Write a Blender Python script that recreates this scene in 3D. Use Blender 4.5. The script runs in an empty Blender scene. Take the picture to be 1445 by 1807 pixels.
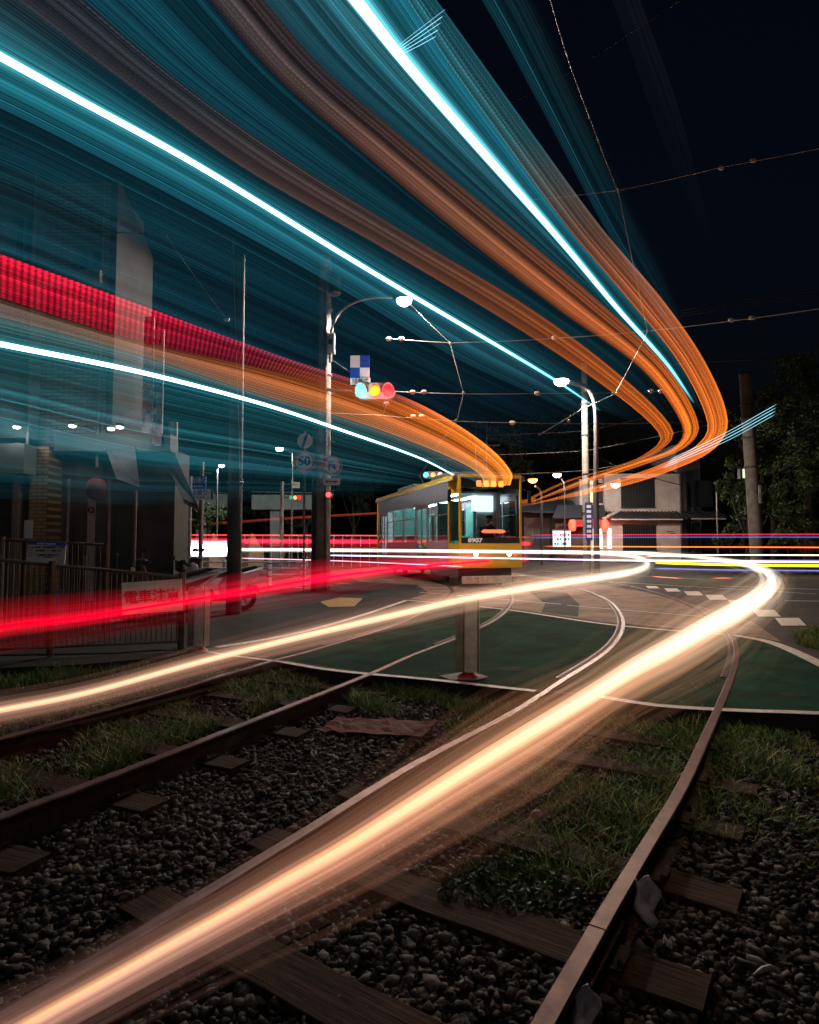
import bpy, bmesh, math, random
import numpy as np
from mathutils import Vector, Matrix
random.seed(7); rng = np.random.default_rng(7)
SC = bpy.context.scene
COL = SC.collection
R = math.radians
# ------------------------------------------------------------------ camera
F = 1109.0; CX, CY = 722.5, 903.5; TH = R(3.05); CH = 1.35
cam_d = bpy.data.cameras.new("camera"); cam = bpy.data.objects.new("camera", cam_d); COL.objects.link(cam)
cam.location = (0, 0, CH); cam.rotation_euler = (R(90) + TH, 0, 0)
cam_d.sensor_fit = 'VERTICAL'; cam_d.sensor_height = 36.0; cam_d.lens = 36.0 * F / 1807.0
cam_d.clip_start = 0.05; cam_d.clip_end = 3000
SC.camera = cam
# ------------------------------------------------------------------ world, night
W = bpy.data.worlds.new("World"); SC.world = W; W.use_nodes = True
nt = W.node_tree; bg = nt.nodes['Background']
sky = nt.nodes.new('ShaderNodeTexSky'); sky.sky_type = 'NISHITA'; sky.sun_disc = False
sky.sun_elevation = R(-3.0); sky.sun_rotation = R(154)
tint = nt.nodes.new('ShaderNodeVectorMath'); tint.operation = 'MULTIPLY'; tint.inputs[1].default_value = (.45, .80, 1.35)
nt.links.new(sky.outputs[0], tint.inputs[0]); nt.links.new(tint.outputs[0], bg.inputs[0]); bg.inputs[1].default_value = 0.06
sd = bpy.data.lights.new("street_fill_sun", 'SUN'); so = bpy.data.objects.new("street_fill_sun", sd); COL.objects.link(so)  # added fill sun standing in for ambient street light on the facades
sd.energy = 0.045; sd.angle = R(8); sd.color = (1.0, 0.90, 0.82)
so.rotation_euler = Vector((-.42, .86, -.25)).to_track_quat('-Z', 'Y').to_euler()
SC.view_settings.view_transform = 'Standard'; SC.view_settings.look = 'None'
SC.view_settings.exposure = 0.0; SC.view_settings.gamma = 1.0
try: SC.view_settings.use_curve_mapping = False
except Exception: pass
SC.render.engine = 'CYCLES'
cy = SC.cycles
cy.transparent_max_bounces = 96; cy.max_bounces = 5; cy.diffuse_bounces = 2; cy.glossy_bounces = 3; cy.transmission_bounces = 4
cy.use_denoising = True; cy.sample_clamp_indirect = 3.0; cy.caustics_reflective = False; cy.caustics_refractive = False

# ------------------------------------------------------------------ projection helpers
def ray(px, py):
    a = (px - CX) / F; b = (CY - py) / F
    return Vector((a, math.cos(TH) - b * math.sin(TH), math.sin(TH) + b * math.cos(TH)))
def G(px, py, z=0.0):                      # pixel -> point at height z
    d = ray(px, py); t = (z - CH) / d.z
    return Vector((d.x * t, d.y * t, z))
def D(px, py, Y):                          # pixel -> point at depth Y
    d = ray(px, py); t = Y / d.y
    return Vector((d.x * t, Y, CH + d.z * t))
def S(Y): return Y / F                     # metres per pixel at depth Y
def lin(r, g, b):
    return tuple(((c / 255.0) / 12.92 if c / 255.0 <= 0.04045 else ((c / 255.0 + 0.055) / 1.055) ** 2.4) for c in (r, g, b))
def spline(pts, n):
    P = np.array(pts, float)
    if len(P) < 3:
        t = np.linspace(0, 1, n)[:, None]; return P[0] * (1 - t) + P[-1] * t
    seg = np.sqrt((np.diff(P[:, :2], axis=0) ** 2).sum(1)) ** 0.5
    T = np.concatenate([[0], np.cumsum(seg)]); out = []
    for t in np.linspace(0, T[-1], n):
        i = min(np.searchsorted(T, t, 'right') - 1, len(P) - 2)
        h = T[i+1] - T[i]; u = (t - T[i]) / h
        def m(k):
            if k == 0: return (P[1] - P[0]) / (T[1] - T[0])
            if k == len(P) - 1: return (P[-1] - P[-2]) / (T[-1] - T[-2])
            return (P[k+1] - P[k-1]) / (T[k+1] - T[k-1])
        out.append((2*u**3-3*u**2+1)*P[i] + (u**3-2*u**2+u)*h*m(i) + (-2*u**3+3*u**2)*P[i+1] + (u**3-u**2)*h*m(i+1))
    return np.array(out)

# ------------------------------------------------------------------ materials
MATS = {}
def mat(name, col, rough=0.7, metal=0.0, var=0.0, scale=8.0, bump=0.0, bscale=60.0, col2=None, spec=0.5, detail=6):
    if name in MATS: return MATS[name]
    m = bpy.data.materials.new(name); m.use_nodes = True; t = m.node_tree; b = t.nodes['Principled BSDF']
    b.inputs['Base Color'].default_value = (*col, 1); b.inputs['Roughness'].default_value = rough; b.inputs['Metallic'].default_value = metal
    b.inputs['Specular IOR Level'].default_value = spec
    if var > 0 or col2:
        tc = t.nodes.new('ShaderNodeTexCoord'); n = t.nodes.new('ShaderNodeTexNoise'); n.inputs['Scale'].default_value = scale; n.inputs['Detail'].default_value = detail
        n.inputs['Roughness'].default_value = 0.65
        r = t.nodes.new('ShaderNodeValToRGB'); r.color_ramp.elements[0].position = 0.32; r.color_ramp.elements[1].position = 0.68
        c2 = col2 or tuple(c * (1 - var) for c in col)
        r.color_ramp.elements[0].color = (*c2, 1); r.color_ramp.elements[1].color = (*[min(1, c * (1 + var * .4)) for c in col], 1)
        t.links.new(tc.outputs['Object'], n.inputs['Vector']); t.links.new(n.outputs[0], r.inputs[0]); t.links.new(r.outputs[0], b.inputs['Base Color'])
    if bump > 0:
        tc = t.nodes.new('ShaderNodeTexCoord'); n2 = t.nodes.new('ShaderNodeTexNoise'); n2.inputs['Scale'].default_value = bscale; n2.inputs['Detail'].default_value = 8
        bp = t.nodes.new('ShaderNodeBump'); bp.inputs['Strength'].default_value = bump; bp.inputs['Distance'].default_value = 0.02
        t.links.new(tc.outputs['Object'], n2.inputs['Vector']); t.links.new(n2.outputs[0], bp.inputs['Height']); t.links.new(bp.outputs[0], b.inputs['Normal'])
    MATS[name] = m; return m
def emit(name, col, s):
    if name in MATS: return MATS[name]
    m = bpy.data.materials.new(name); m.use_nodes = True; t = m.node_tree; b = t.nodes['Principled BSDF']
    b.inputs['Base Color'].default_value = (*[min(1, c) for c in col], 1); b.inputs['Emission Color'].default_value = (*col, 1); b.inputs['Emission Strength'].default_value = s
    MATS[name] = m; return m
def glass(name, tint=(0.7, 0.8, 0.85), a=0.75):
    if name in MATS: return MATS[name]
    m = bpy.data.materials.new(name); m.use_nodes = True; t = m.node_tree; t.nodes.clear()
    o = t.nodes.new('ShaderNodeOutputMaterial'); mx = t.nodes.new('ShaderNodeMixShader'); tr = t.nodes.new('ShaderNodeBsdfTransparent'); gl = t.nodes.new('ShaderNodeBsdfGlossy')
    fr = t.nodes.new('ShaderNodeFresnel'); fr.inputs[0].default_value = 1.6
    tr.inputs[0].default_value = (*tint, 1); gl.inputs['Roughness'].default_value = 0.03
    ge = t.nodes.new('ShaderNodeNewGeometry'); su = t.nodes.new('ShaderNodeMath'); su.operation = 'SUBTRACT'; su.inputs[0].default_value = 1.0; t.links.new(ge.outputs['Backfacing'], su.inputs[1])
    mu = t.nodes.new('ShaderNodeMath'); mu.operation = 'MULTIPLY'; t.links.new(fr.outputs[0], mu.inputs[0]); t.links.new(su.outputs[0], mu.inputs[1])
    t.links.new(mu.outputs[0], mx.inputs[0]); t.links.new(tr.outputs[0], mx.inputs[1]); t.links.new(gl.outputs[0], mx.inputs[2]); t.links.new(mx.outputs[0], o.inputs[0])
    MATS[name] = m; return m
def brick(name, c1, c2, mortar, scale=1.0, bw=0.22, rh=0.07):
    if name in MATS: return MATS[name]
    m = bpy.data.materials.new(name); m.use_nodes = True; t = m.node_tree; b = t.nodes['Principled BSDF']; b.inputs['Roughness'].default_value = .6
    tc = t.nodes.new('ShaderNodeTexCoord'); mp = t.nodes.new('ShaderNodeMapping'); mp.inputs['Rotation'].default_value = (R(90), 0, 0)
    br = t.nodes.new('ShaderNodeTexBrick'); br.inputs['Color1'].default_value = (*c1, 1); br.inputs['Color2'].default_value = (*c2, 1); br.inputs['Mortar'].default_value = (*mortar, 1)
    br.inputs['Scale'].default_value = scale; br.inputs['Brick Width'].default_value = bw; br.inputs['Row Height'].default_value = rh; br.inputs['Mortar Size'].default_value = .008
    t.links.new(tc.outputs['Object'], mp.inputs[0]); t.links.new(mp.outputs[0], br.inputs[0]); t.links.new(br.outputs[0], b.inputs['Base Color'])
    MATS[name] = m; return m
def light_mat(name, dots=0.0, pitch=0.02):
    if name in MATS: return MATS[name]
    m = bpy.data.materials.new(name); m.use_nodes = True; t = m.node_tree; t.nodes.clear()
    o = t.nodes.new('ShaderNodeOutputMaterial'); ad = t.nodes.new('ShaderNodeAddShader'); tr = t.nodes.new('ShaderNodeBsdfTransparent'); e = t.nodes.new('ShaderNodeEmission')
    at = t.nodes.new('ShaderNodeAttribute'); at.attribute_name = 'glow'
    t.links.new(at.outputs['Color'], e.inputs[0])
    if dots > 0:
        uv = t.nodes.new('ShaderNodeAttribute'); uv.attribute_name = 'along'
        mu = t.nodes.new('ShaderNodeMath'); mu.operation = 'MULTIPLY'; mu.inputs[1].default_value = 2 * math.pi / pitch
        sn = t.nodes.new('ShaderNodeMath'); sn.operation = 'SINE'
        ma = t.nodes.new('ShaderNodeMath'); ma.operation = 'MULTIPLY_ADD'; ma.inputs[1].default_value = dots; ma.inputs[2].default_value = 1.0
        t.links.new(uv.outputs['Fac'], mu.inputs[0]); t.links.new(mu.outputs[0], sn.inputs[0]); t.links.new(sn.outputs[0], ma.inputs[0]); t.links.new(ma.outputs[0], e.inputs[1])
    t.links.new(e.outputs[0], ad.inputs[0]); t.links.new(tr.outputs[0], ad.inputs[1]); t.links.new(ad.outputs[0], o.inputs[0])
    MATS[name] = m; return m

# ------------------------------------------------------------------ mesh builder
class MB:
    def __init__(s): s.v = []; s.f = []; s.sm = []
    def add(s, vs, fs, smooth=False):
        o = len(s.v); s.v += [tuple(v) for v in vs]; s.f += [tuple(i + o for i in f) for f in fs]; s.sm += [smooth] * len(fs); return s
    def box(s, x0, x1, y0, y1, z0, z1, M=None):
        vs = [Vector(p) for p in ((x0,y0,z0),(x1,y0,z0),(x1,y1,z0),(x0,y1,z0),(x0,y0,z1),(x1,y0,z1),(x1,y1,z1),(x0,y1,z1))]
        if M: vs = [M @ v for v in vs]
        return s.add(vs, [(0,3,2,1),(4,5,6,7),(0,1,5,4),(1,2,6,5),(2,3,7,6),(3,0,4,7)])
    def cbox(s, c, d, rz=0, M=None):
        T_ = Matrix.Translation(c) @ Matrix.Rotation(rz, 4, 'Z')
        if M: T_ = T_ @ M
        return s.box(-d[0]/2, d[0]/2, -d[1]/2, d[1]/2, -d[2]/2, d[2]/2, T_)
    def prism(s, pts, axis, a0, a1):      # 2-D outline extruded along an axis
        n = len(pts)
        def P(p, a): return {'x': (a, p[0], p[1]), 'y': (p[0], a, p[1]), 'z': (p[0], p[1], a)}[axis]
        vs = [P(p, a0) for p in pts] + [P(p, a1) for p in pts]
        return s.add(vs, [tuple(range(n-1, -1, -1)), tuple(range(n, 2*n))] + [(i, (i+1) % n, n + (i+1) % n, n + i) for i in range(n)])
    def tube(s, pts, r, n=8, caps=True, smooth=True):
        pts = [Vector(p) for p in pts]; rs = r if isinstance(r, (list, tuple)) else [r] * len(pts)
        vs = []; k = len(pts)
        for i, p in enumerate(pts):
            d = (pts[min(i+1, k-1)] - pts[max(i-1, 0)]).normalized()
            a = d.cross(Vector((0,0,1))) if abs(d.z) < .95 else d.cross(Vector((1,0,0)))
            a.normalize(); b = d.cross(a).normalized()
            for j in range(n):
                t = 2 * math.pi * j / n; vs.append(p + (a * math.cos(t) + b * math.sin(t)) * rs[i])
        fs = [(i*n+j, i*n+(j+1) % n, (i+1)*n+(j+1) % n, (i+1)*n+j) for i in range(k-1) for j in range(n)]
        s.add(vs, fs, smooth)
        if caps: s.add(vs[:n], [tuple(range(n))]); s.add(vs[-n:], [tuple(range(n-1, -1, -1))])
        return s
    def lathe(s, prof, c, n=20, M=None, smooth=True):   # prof (r,z)
        vs = []
        for (r, z) in prof:
            for j in range(n):
                t = 2*math.pi*j/n; v = Vector((r*math.cos(t), r*math.sin(t), z))
                if M: v = M @ v
                vs.append(v + Vector(c))
        k = len(prof); ring = k >= 4 and prof[0][0] > .001 and abs(prof[0][0] - prof[-1][0]) < 1e-9
        s.add(vs, [(i*n+j, i*n+(j+1) % n, ((i+1) % k)*n+(j+1) % n, ((i+1) % k)*n+j) for i in range(k if ring else k-1) for j in range(n)], smooth)
        if ring: return s
        s.add(vs[:n], [tuple(range(n-1, -1, -1))]); s.add(vs[-n:], [tuple(range(n))]); return s
    def disc(s, c, r, th, n=28):          # facing -y
        M = Matrix.Rotation(R(90), 4, 'X')
        return s.lathe([(r, 0), (r, th)], c, n, M, False)
    def obj(s, name, m, parent=None, bevel=0.0, label=None):
        me = bpy.data.meshes.new(name); me.from_pydata(s.v, [], s.f); me.update()
        me.polygons.foreach_set('use_smooth', s.sm)
        o = bpy.data.objects.new(name, me); COL.objects.link(o)
        if m: me.materials.append(m)
        if parent: o.parent = parent
        if bevel: b = o.modifiers.new('b', 'BEVEL'); b.width = bevel; b.segments = 2; b.limit_method = 'ANGLE'
        if label: o['label'] = label
        return o
def tag(o, label, cat, group=None, kind=None):
    if label: o['label'] = label
    if cat: o['category'] = cat
    if group: o['group'] = group
    if kind: o['kind'] = kind
    return o
def thing(name, label, cat, loc=(0,0,0), rz=0, group=None):
    o = bpy.data.objects.new(name, None); COL.objects.link(o); o.location = loc; o.rotation_euler = (0,0,rz); o.empty_display_size = .2
    return tag(o, label, cat, group)
def text(body, size, loc, m, parent, rx=90, rz=0, name='lettering', align='CENTER', ext=0.004, bold=0.0, sx=1.0, space=1.0):
    c = bpy.data.curves.new(name, 'FONT'); c.body = body; c.size = size; c.extrude = ext; c.align_x = align; c.align_y = 'CENTER'; c.offset = bold; c.space_character = space
    o = bpy.data.objects.new('tmp', c); COL.objects.link(o)
    me = bpy.data.meshes.new_from_object(o.evaluated_get(bpy.context.evaluated_depsgraph_get())); bpy.data.objects.remove(o)
    me.materials.clear(); me.materials.append(m)
    n = bpy.data.objects.new(name, me); COL.objects.link(n); n.parent = parent; n.location = loc; n.rotation_euler = (R(rx), 0, R(rz)); n.scale = (sx, 1, 1)
    return n
def sheet(name, pxs, z, m, thick=0.0, kind='structure', world=False, cuts=0):
    P = [Vector((p[0], p[1], z)) if world else G(p[0], p[1], z) for p in pxs]
    b = MB()
    if thick: b.prism([(p.x, p.y) for p in P], 'z', z - thick, z)
    else: b.add(P, [tuple(range(len(P)))])
    o = b.obj(name, m); bm = bmesh.new(); bm.from_mesh(o.data); bmesh.ops.triangulate(bm, faces=bm.faces); bmesh.ops.recalc_face_normals(bm, faces=bm.faces); bm.to_mesh(o.data); bm.free()
    if kind: o['kind'] = kind
    return o
def strip(name, pxs, w, z, m, thick=0.0, n=40, kind='structure'):   # painted line of world width w
    C = [G(p[0], p[1], z) for p in spline(pxs, n)] if len(pxs) > 2 else [G(*p, z) for p in pxs]
    vs = []; k = len(C)
    for i, p in enumerate(C):
        d = C[min(i+1, k-1)] - C[max(i-1, 0)]; nn = Vector((-d.y, d.x, 0)).normalized() * w / 2
        vs += [p + nn, p - nn]
    b = MB().add(vs, [(2*i, 2*i+1, 2*i+3, 2*i+2) for i in range(k-1)])
    o = b.obj(name, m); o['kind'] = kind; return o

# ================================================================== GROUND
m_dirt = mat('dirt', (.018, .015, .013), .95, var=.6, scale=6, bump=.6, bscale=40)
m_asph = mat('asphalt', (.058, .052, .052), .8, var=.5, scale=1.3, bump=.5, bscale=180, spec=.2)
m_asph2 = mat('asphalt_dark', (.032, .030, .031), .8, var=.4, scale=3, bump=.5, bscale=160, spec=.2)
m_conc = mat('track_concrete', (.24, .150, .10), .75, var=.55, scale=1.5, bump=.4, bscale=120, spec=.25)
m_green = mat('green_paint', (.006, .058, .032), .9, var=.5, scale=1.6, bump=.6, bscale=170, spec=.06, col2=(.007, .026, .015), detail=9)
m_white = mat('road_paint', (.62, .58, .52), .6, var=.45, scale=14)
m_yel = mat('tactile_yellow', (.45, .30, .10), .8, var=.5, scale=20)
sheet('ground', [(-400,-30),(400,-30),(400,900),(-400,900)], -.19, m_dirt, world=True)
# crossing front edge runs (-40,~)...; everything beyond it is paved at z = 0
front = [(330,1146),(420,1152),(500,1168),(640,1188),(800,1203),(945,1220),(1060,1229),(1180,1247),(1445,1262),(1640,1275)]
FW = [G(*p) for p in front]
road_poly = [(p.x, p.y) for p in FW] + [(40, 3), (300, 40), (300, 420), (-300, 420), (-300, 20), (-9, 7.6)] + [(G(150,1150).x, G(150,1150).y)]
sheet('road', road_poly, 0, m_asph, .19, world=True)
sheet('pavement', [(345,1142),(382,1142),(520,1118),(640,1086),(718,1059),(640,1055),(575,1047),(430,1070),(200,1100),(-300,1105),(-300,1160),(200,1152)], .004, m_asph2)
sheet('green_crossing', [(382,1143),(500,1122),(620,1092),(720,1061),(905,1078),(1060,1101),(1300,1122),(1400,1146),(1470,1182),(1560,1268),(1445,1258),(1180,1243),(1060,1225),(945,1216),(800,1199),(640,1184),(500,1164)], .004, m_green)
sheet('track_bed', [(722,1057),(905,1074),(1060,1097),(1300,1118),(1378,1132),(1330,1098),(1230,1068),(1140,1045),(1000,1022),(880,1008),(700,1000),(560,1006),(640,1026),(735,1032),(757,1046)], .004, m_conc)
sheet('verge', [(332,1147),(332,1156),(150,1172),(-300,1192),(-300,1140),(150,1150)], -.012, m_dirt, .17)
sheet('asphalt_patch', [(640,1030),(735,1033),(746,1040),(738,1051),(722,1056),(660,1054),(590,1046)], .008, m_asph2)
sheet('asphalt_patch', [(930,1042),(1000,1046),(1022,1066),(1020,1088),(955,1080),(962,1065)], .008, m_asph2)
# lines
m_line = m_white
strip('painted_line', [(382,1142),(480,1126),(560,1108),(640,1085),(718,1059)], .12, .012, m_line)
strip('painted_line', [(718,1059),(820,1068),(905,1077),(1060,1100),(1180,1112),(1300,1121)], .10, .012, m_line)
strip('painted_line', [(1300,1121),(1365,1135),(1445,1170),(1600,1250)], .16, .012, m_line)
strip('painted_line', [(1060,1229),(1120,1239),(1180,1246),(1300,1253),(1445,1258),(1640,1270)], .10, .012, m_line)
strip('kerb_edge', [(500,1168),(570,1180),(640,1188),(720,1195),(800,1203),(870,1211),(945,1219)], .09, .010, m_line)
strip('kerb_edge', [(345,1146),(380,1152),(420,1158),(500,1168)], .07, .010, m_line)
for a, b, w in (((735,1036),(1000,1042),.08), ((740,1045),(990,1066),.07), ((560,1008),(800,1020),.08), ((1000,1068),(1290,1092),.06), ((790,1010),(1440,1048),.10), ((960,1008),(1240,1022),.10), ((1270,1034),(1445,1040),.12),((1385,1060),(1560,1062),.12)):
    strip('lane_line', [a, b], w, .0125, m_line)
m_dash = mat('dash_paint', (.70, .62, .55), .6, var=.3, scale=16)
for i, (x, y) in enumerate([(1150,1036),(1185,1041),(1222,1047),(1262,1054),(1304,1064),(1350,1082),(1392,1097),(1442,1116)]):
    w = 11 + i * 2.3; h = 2.0 + i * .8
    sheet('crossing_dash', [(x-w, y-h), (x+w*.7, y-h), (x+w*1.25, y+h), (x-w*.55, y+h)], .012, m_dash)
sheet('tactile_paving', [(565,1062),(600,1054),(640,1056),(625,1070),(580,1071)], .008, m_yel)
for pts_, w_ in (([(700,1168),(790,1160),(868,1148),(905,1128),(945,1112),(985,1092)], .012), ([(1130,1180),(1165,1160),(1190,1150)], .010), ([(1180,1210),(1240,1190),(1272,1186)], .009), ([(470,1100),(540,1094),(600,1078)], .012), ([(1340,1180),(1390,1200),(1440,1206)], .010)):
    q_ = spline(pts_, 26); q_[:, 0] += rng.normal(0, 1.6, 26); q_[:, 1] += rng.normal(0, .5, 26)
    strip('pavement_crack', [tuple(a) for a in q_], w_, .009, mat('crack_black', (.004,.004,.004), .9), n=26)
m_patch = mat('worn_paint', (.022,.040,.030), .9, spec=.1, var=.6, scale=9)
for cx_, cy_, rx_, ry_ in ((1190,1135,26,3),(1360,1150,22,3),(1400,1225,30,4),(760,1130,34,3),(900,1180,30,4),(1130,1195,18,3),(640,1130,22,3)):
    sheet('worn_patch', [(cx_+rx_*math.cos(a)*random.uniform(.6,1.2), cy_+ry_*math.sin(a)*random.uniform(.6,1.2)) for a in [k*2*math.pi/14 for k in range(14)]], .0075, m_patch)
for i in range(6):
    x = 520 + i * 37; strip('lane_line', [(x, 1036 - i*3.6), (x + 26, 1038 - i*3.6)], .10, .0125, m_line)

# ================================================================== RAILS
m_rail = mat('rail_steel', (.12, .066, .058), .46, 1.0, var=.5, scale=7, bump=.03, bscale=60)
m_railside = mat('rail_rust', (.040, .022, .016), .7, .5, var=.6, scale=12, bump=.4, bscale=60)
RAIL = {
 'r1': [(700,2340),(860,1990),(962,1807),(1065,1625),(1132,1512),(1200,1398),(1250,1292),(1287,1205),(1300,1155),(1289,1120),(1251,1087),(1202,1061),(1150,1044),(1102,1033),(1000,1014),(880,1000),(700,989)],
 'r0': [(-420,2080),(-200,1930),(0,1806),(250,1650),(540,1470),(722,1357),(900,1262),(992,1203),(1069,1152),(1096,1118),(1098,1090),(1073,1060),(1017,1038),(940,1023),(850,1010),(740,1000),(600,990)],
 'l1': [(-400,1612),(-200,1530),(0,1445),(200,1370),(450,1272),(650,1192),(722,1160),(806,1127),(875,1094),(903,1066),(902,1048),(888,1036),(850,1024),(800,1016),(740,1008),(640,998),(500,990)],
 'l0': [(-400,1420),(-200,1365),(0,1305),(200,1250),(430,1182),(560,1146),(695,1104),(754,1077),(790,1056),(800,1044),(788,1031),(750,1019),(690,1009),(620,1002),(500,993),(400,988)],
}
labels = {'r1': 'rust brown curved rail with polished top nearest the camera on the right', 'r0': 'curved rail running half under the widest warm headlight streak',
          'l1': 'curved rail passing behind the square post, glinting red and teal', 'l0': 'outermost curved rail beside the grass below the fence'}
CUR = {}
def rail(key):
    pts = [G(p[0], p[1], 0) for p in spline(RAIL[key], 170)]
    CUR[key] = pts
    prof_h = [(-.034,-.016),(-.034,-.004),(-.028,.002),(.028,.002),(.034,-.004),(.034,-.016)]
    prof_s = [(-.033,-.017),(-.026,-.035),(-.010,-.045),(-.010,-.125),(-.062,-.140),(-.062,-.155),(.062,-.155),(.062,-.140),(.010,-.125),(.010,-.045),(.026,-.035),(.033,-.017)]
    t = thing('rail', labels[key], 'rail', group='tram rails')
    for nm, prof, m in (('rail_head', prof_h, m_rail), ('rail_web', prof_s, m_railside)):
        vs = []; n = len(prof); k = len(pts)
        for i, p in enumerate(pts):
            d = (pts[min(i+1, k-1)] - pts[max(i-1, 0)]); nn = Vector((d.y, -d.x, 0)).normalized()
            for (a, z) in prof: vs.append(p + nn * a + Vector((0, 0, z + .012)))
        fs = [(i*n+j, i*n+(j+1) % n, (i+1)*n+(j+1) % n, (i+1)*n+j) for i in range(k-1) for j in range(n)]
        MB().add(vs, fs, False).obj(nm, m, t)
    # guard flange inside the curve, only over the paved crossing
    return t
rails = {k: rail(k) for k in RAIL}
def guard(key, side, i0, i1):
    pts = CUR[key][i0:i1]; vs = []; k = len(pts); prof = [(.075,-.02),(.075,.0),(.10,.0),(.10,-.02)]
    g = []
    for i, p in enumerate(pts):
        d = (pts[min(i+1, k-1)] - pts[max(i-1, 0)]); nn = Vector((d.y, -d.x, 0)).normalized() * side
        for (a, z) in prof: vs.append(p + nn * a + Vector((0, 0, z + .016)))
        g += [p + nn * .036 + Vector((0,0,.0135)), p + nn * .074 + Vector((0,0,.0135))]
    MB().add(vs, [(i*4+j, i*4+(j+1) % 4, (i+1)*4+(j+1) % 4, (i+1)*4+j) for i in range(k-1) for j in range(4)]).obj('guard_rail', mat('guard_steel', (.09,.06,.055), .55, .8, var=.5, scale=6), rails[key])
    MB().add(g, [(2*i, 2*i+1, 2*i+3, 2*i+2) for i in range(k-1)]).obj('flangeway', mat('groove', (.006,.005,.005), .8), rails[key])
def idx(key, y):
    return min(range(len(CUR[key])), key=lambda i: abs(CUR[key][i].y - y) + (0 if CUR[key][i].y < 40 else 99))
for k_, sd_ in (('r1', -1), ('r0', -1), ('l1', -1), ('l0', -1)):
    guard(k_, sd_, idx(k_, 6.4 if k_[0] == 'r' else 8.5), idx(k_, 30))
i_ = min(range(len(CUR['r1'])), key=lambda i: (CUR['r1'][i] - G(1045,1638)).length); p_ = CUR['r1'][i_]; d_ = (CUR['r1'][i_+1]-CUR['r1'][i_-1]).normalized()
MB().cbox(p_ + Vector((0,0,.0075)), (.074, .004, .016), math.atan2(d_.y, d_.x) - R(90)).obj('rail_joint', mat('groove', (.006,.005,.005), .8), rails['r1'])
for s_ in (-1, 1): MB().cbox(p_ + Vector((d_.y, -d_.x, 0))*s_*.030 + Vector((0,0,-.085)), (.030, .42, .07), math.atan2(d_.y, d_.x) - R(90)).obj('joint_bar', m_railside, rails['r1'], .006)
# sleepers
m_wood = bpy.data.materials.new('sleeper_wood'); m_wood.use_nodes = True; _t = m_wood.node_tree; _b = _t.nodes['Principled BSDF']; _b.inputs['Roughness'].default_value = .9; _b.inputs['Specular IOR Level'].default_value = .25
_tc = _t.nodes.new('ShaderNodeTexCoord'); _mp = _t.nodes.new('ShaderNodeMapping'); _mp.inputs['Scale'].default_value = (1.6, 34, 20); _n = _t.nodes.new('ShaderNodeTexNoise'); _n.inputs['Scale'].default_value = 2.2; _n.inputs['Detail'].default_value = 9; _n.inputs['Roughness'].default_value = .7
_r = _t.nodes.new('ShaderNodeValToRGB'); _r.color_ramp.elements[0].position = .38; _r.color_ramp.elements[1].position = .66; _r.color_ramp.elements[0].color = (.008,.004,.003,1); _r.color_ramp.elements[1].color = (.085,.043,.024,1)
_bp = _t.nodes.new('ShaderNodeBump'); _bp.inputs['Strength'].default_value = 1.0; _bp.inputs['Distance'].default_value = .012
for _a, _c in ((_tc.outputs['Object'], _mp.inputs[0]), (_mp.outputs[0], _n.inputs['Vector']), (_n.outputs[0], _r.inputs[0]), (_r.outputs[0], _b.inputs['Base Color']), (_n.outputs[0], _bp.inputs['Height']), (_bp.outputs[0], _b.inputs['Normal'])): _t.links.new(_a, _c)
def at_dist(pts, s):
    a = 0
    for i in range(len(pts)-1):
        l = (pts[i+1]-pts[i]).length
        if a + l >= s: return pts[i].lerp(pts[i+1], (s-a)/l), (pts[i+1]-pts[i]).normalized()
        a += l
nsl = 0
for pair, y0, y1, step, lab in ((('r0','r1'), 1.0, 5.2, .68, 'near track'), (('l0','l1'), 2.2, 7.6, .75, 'left track')):
    a_, b_ = CUR[pair[0]], CUR[pair[1]]
    s = 0.0; k = 0
    proto = None
    while s < 14:
        q = at_dist(b_, s); s += step
        if q is None: break
        p, d = q
        nn = Vector((-d.y, d.x, 0))
        c = p + nn * .686
        if not (y0 < c.y < y1): continue
        k += 1; nsl += 1
        b = MB(); L = 2.05 + random.uniform(-.06, .06); wd = .21
        n = 9; top = []
        for i in range(n):
            x = -L/2 + L*i/(n-1); e = random.uniform(-.008, .008)
            top.append((x, -wd/2+e, -.055+random.uniform(-.006,.004)))
        b2 = [(x, wd/2+random.uniform(-.008,.008), z+random.uniform(-.004,.004)) for (x, y, z) in top]
        vs = []
        for q1, q2 in zip(top, b2): vs += [(q1[0], q1[1], -.16), q1, q2, (q2[0], q2[1], -.16)]
        fs = [(i*4+j, i*4+(j+1) % 4, (i+1)*4+(j+1) % 4, (i+1)*4+j) for i in range(n-1) for j in range(4)] + [(0,1,2,3), ((n-1)*4+3,(n-1)*4+2,(n-1)*4+1,(n-1)*4)]
        b.add(vs, fs); o = b.obj('sleeper', m_wood, None, .006)
        o.location = (c.x, c.y, -.055); o.rotation_euler = (0, 0, math.atan2(nn.y, nn.x) + random.uniform(-.03, .03))
        od = ['first','second','third','fourth','fifth','sixth','seventh','eighth','ninth','tenth','eleventh','twelfth'][k-1]
        for sx_ in (-.686, .686):
            q_ = MB().box(sx_-.085, sx_+.085, -.075, .075, 0.0, .012)
            for bx_, by_ in ((-.078,.05),(.078,-.05)):
                q_.lathe([(.014,0),(.014,.012),(.009,.020),(.0,.021)], (sx_+bx_, by_, .012), 8)
            q_ = q_.obj('tie_plate', m_railside, o); q_.location = (0, 0, -.050)
        tag(o, od + ' worn brown timber sleeper from the bottom of the ' + ('track nearest the camera' if lab[0] == 'n' else 'left track beside the grass'), 'sleeper', 'timber sleepers under the %s' % lab)
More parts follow.
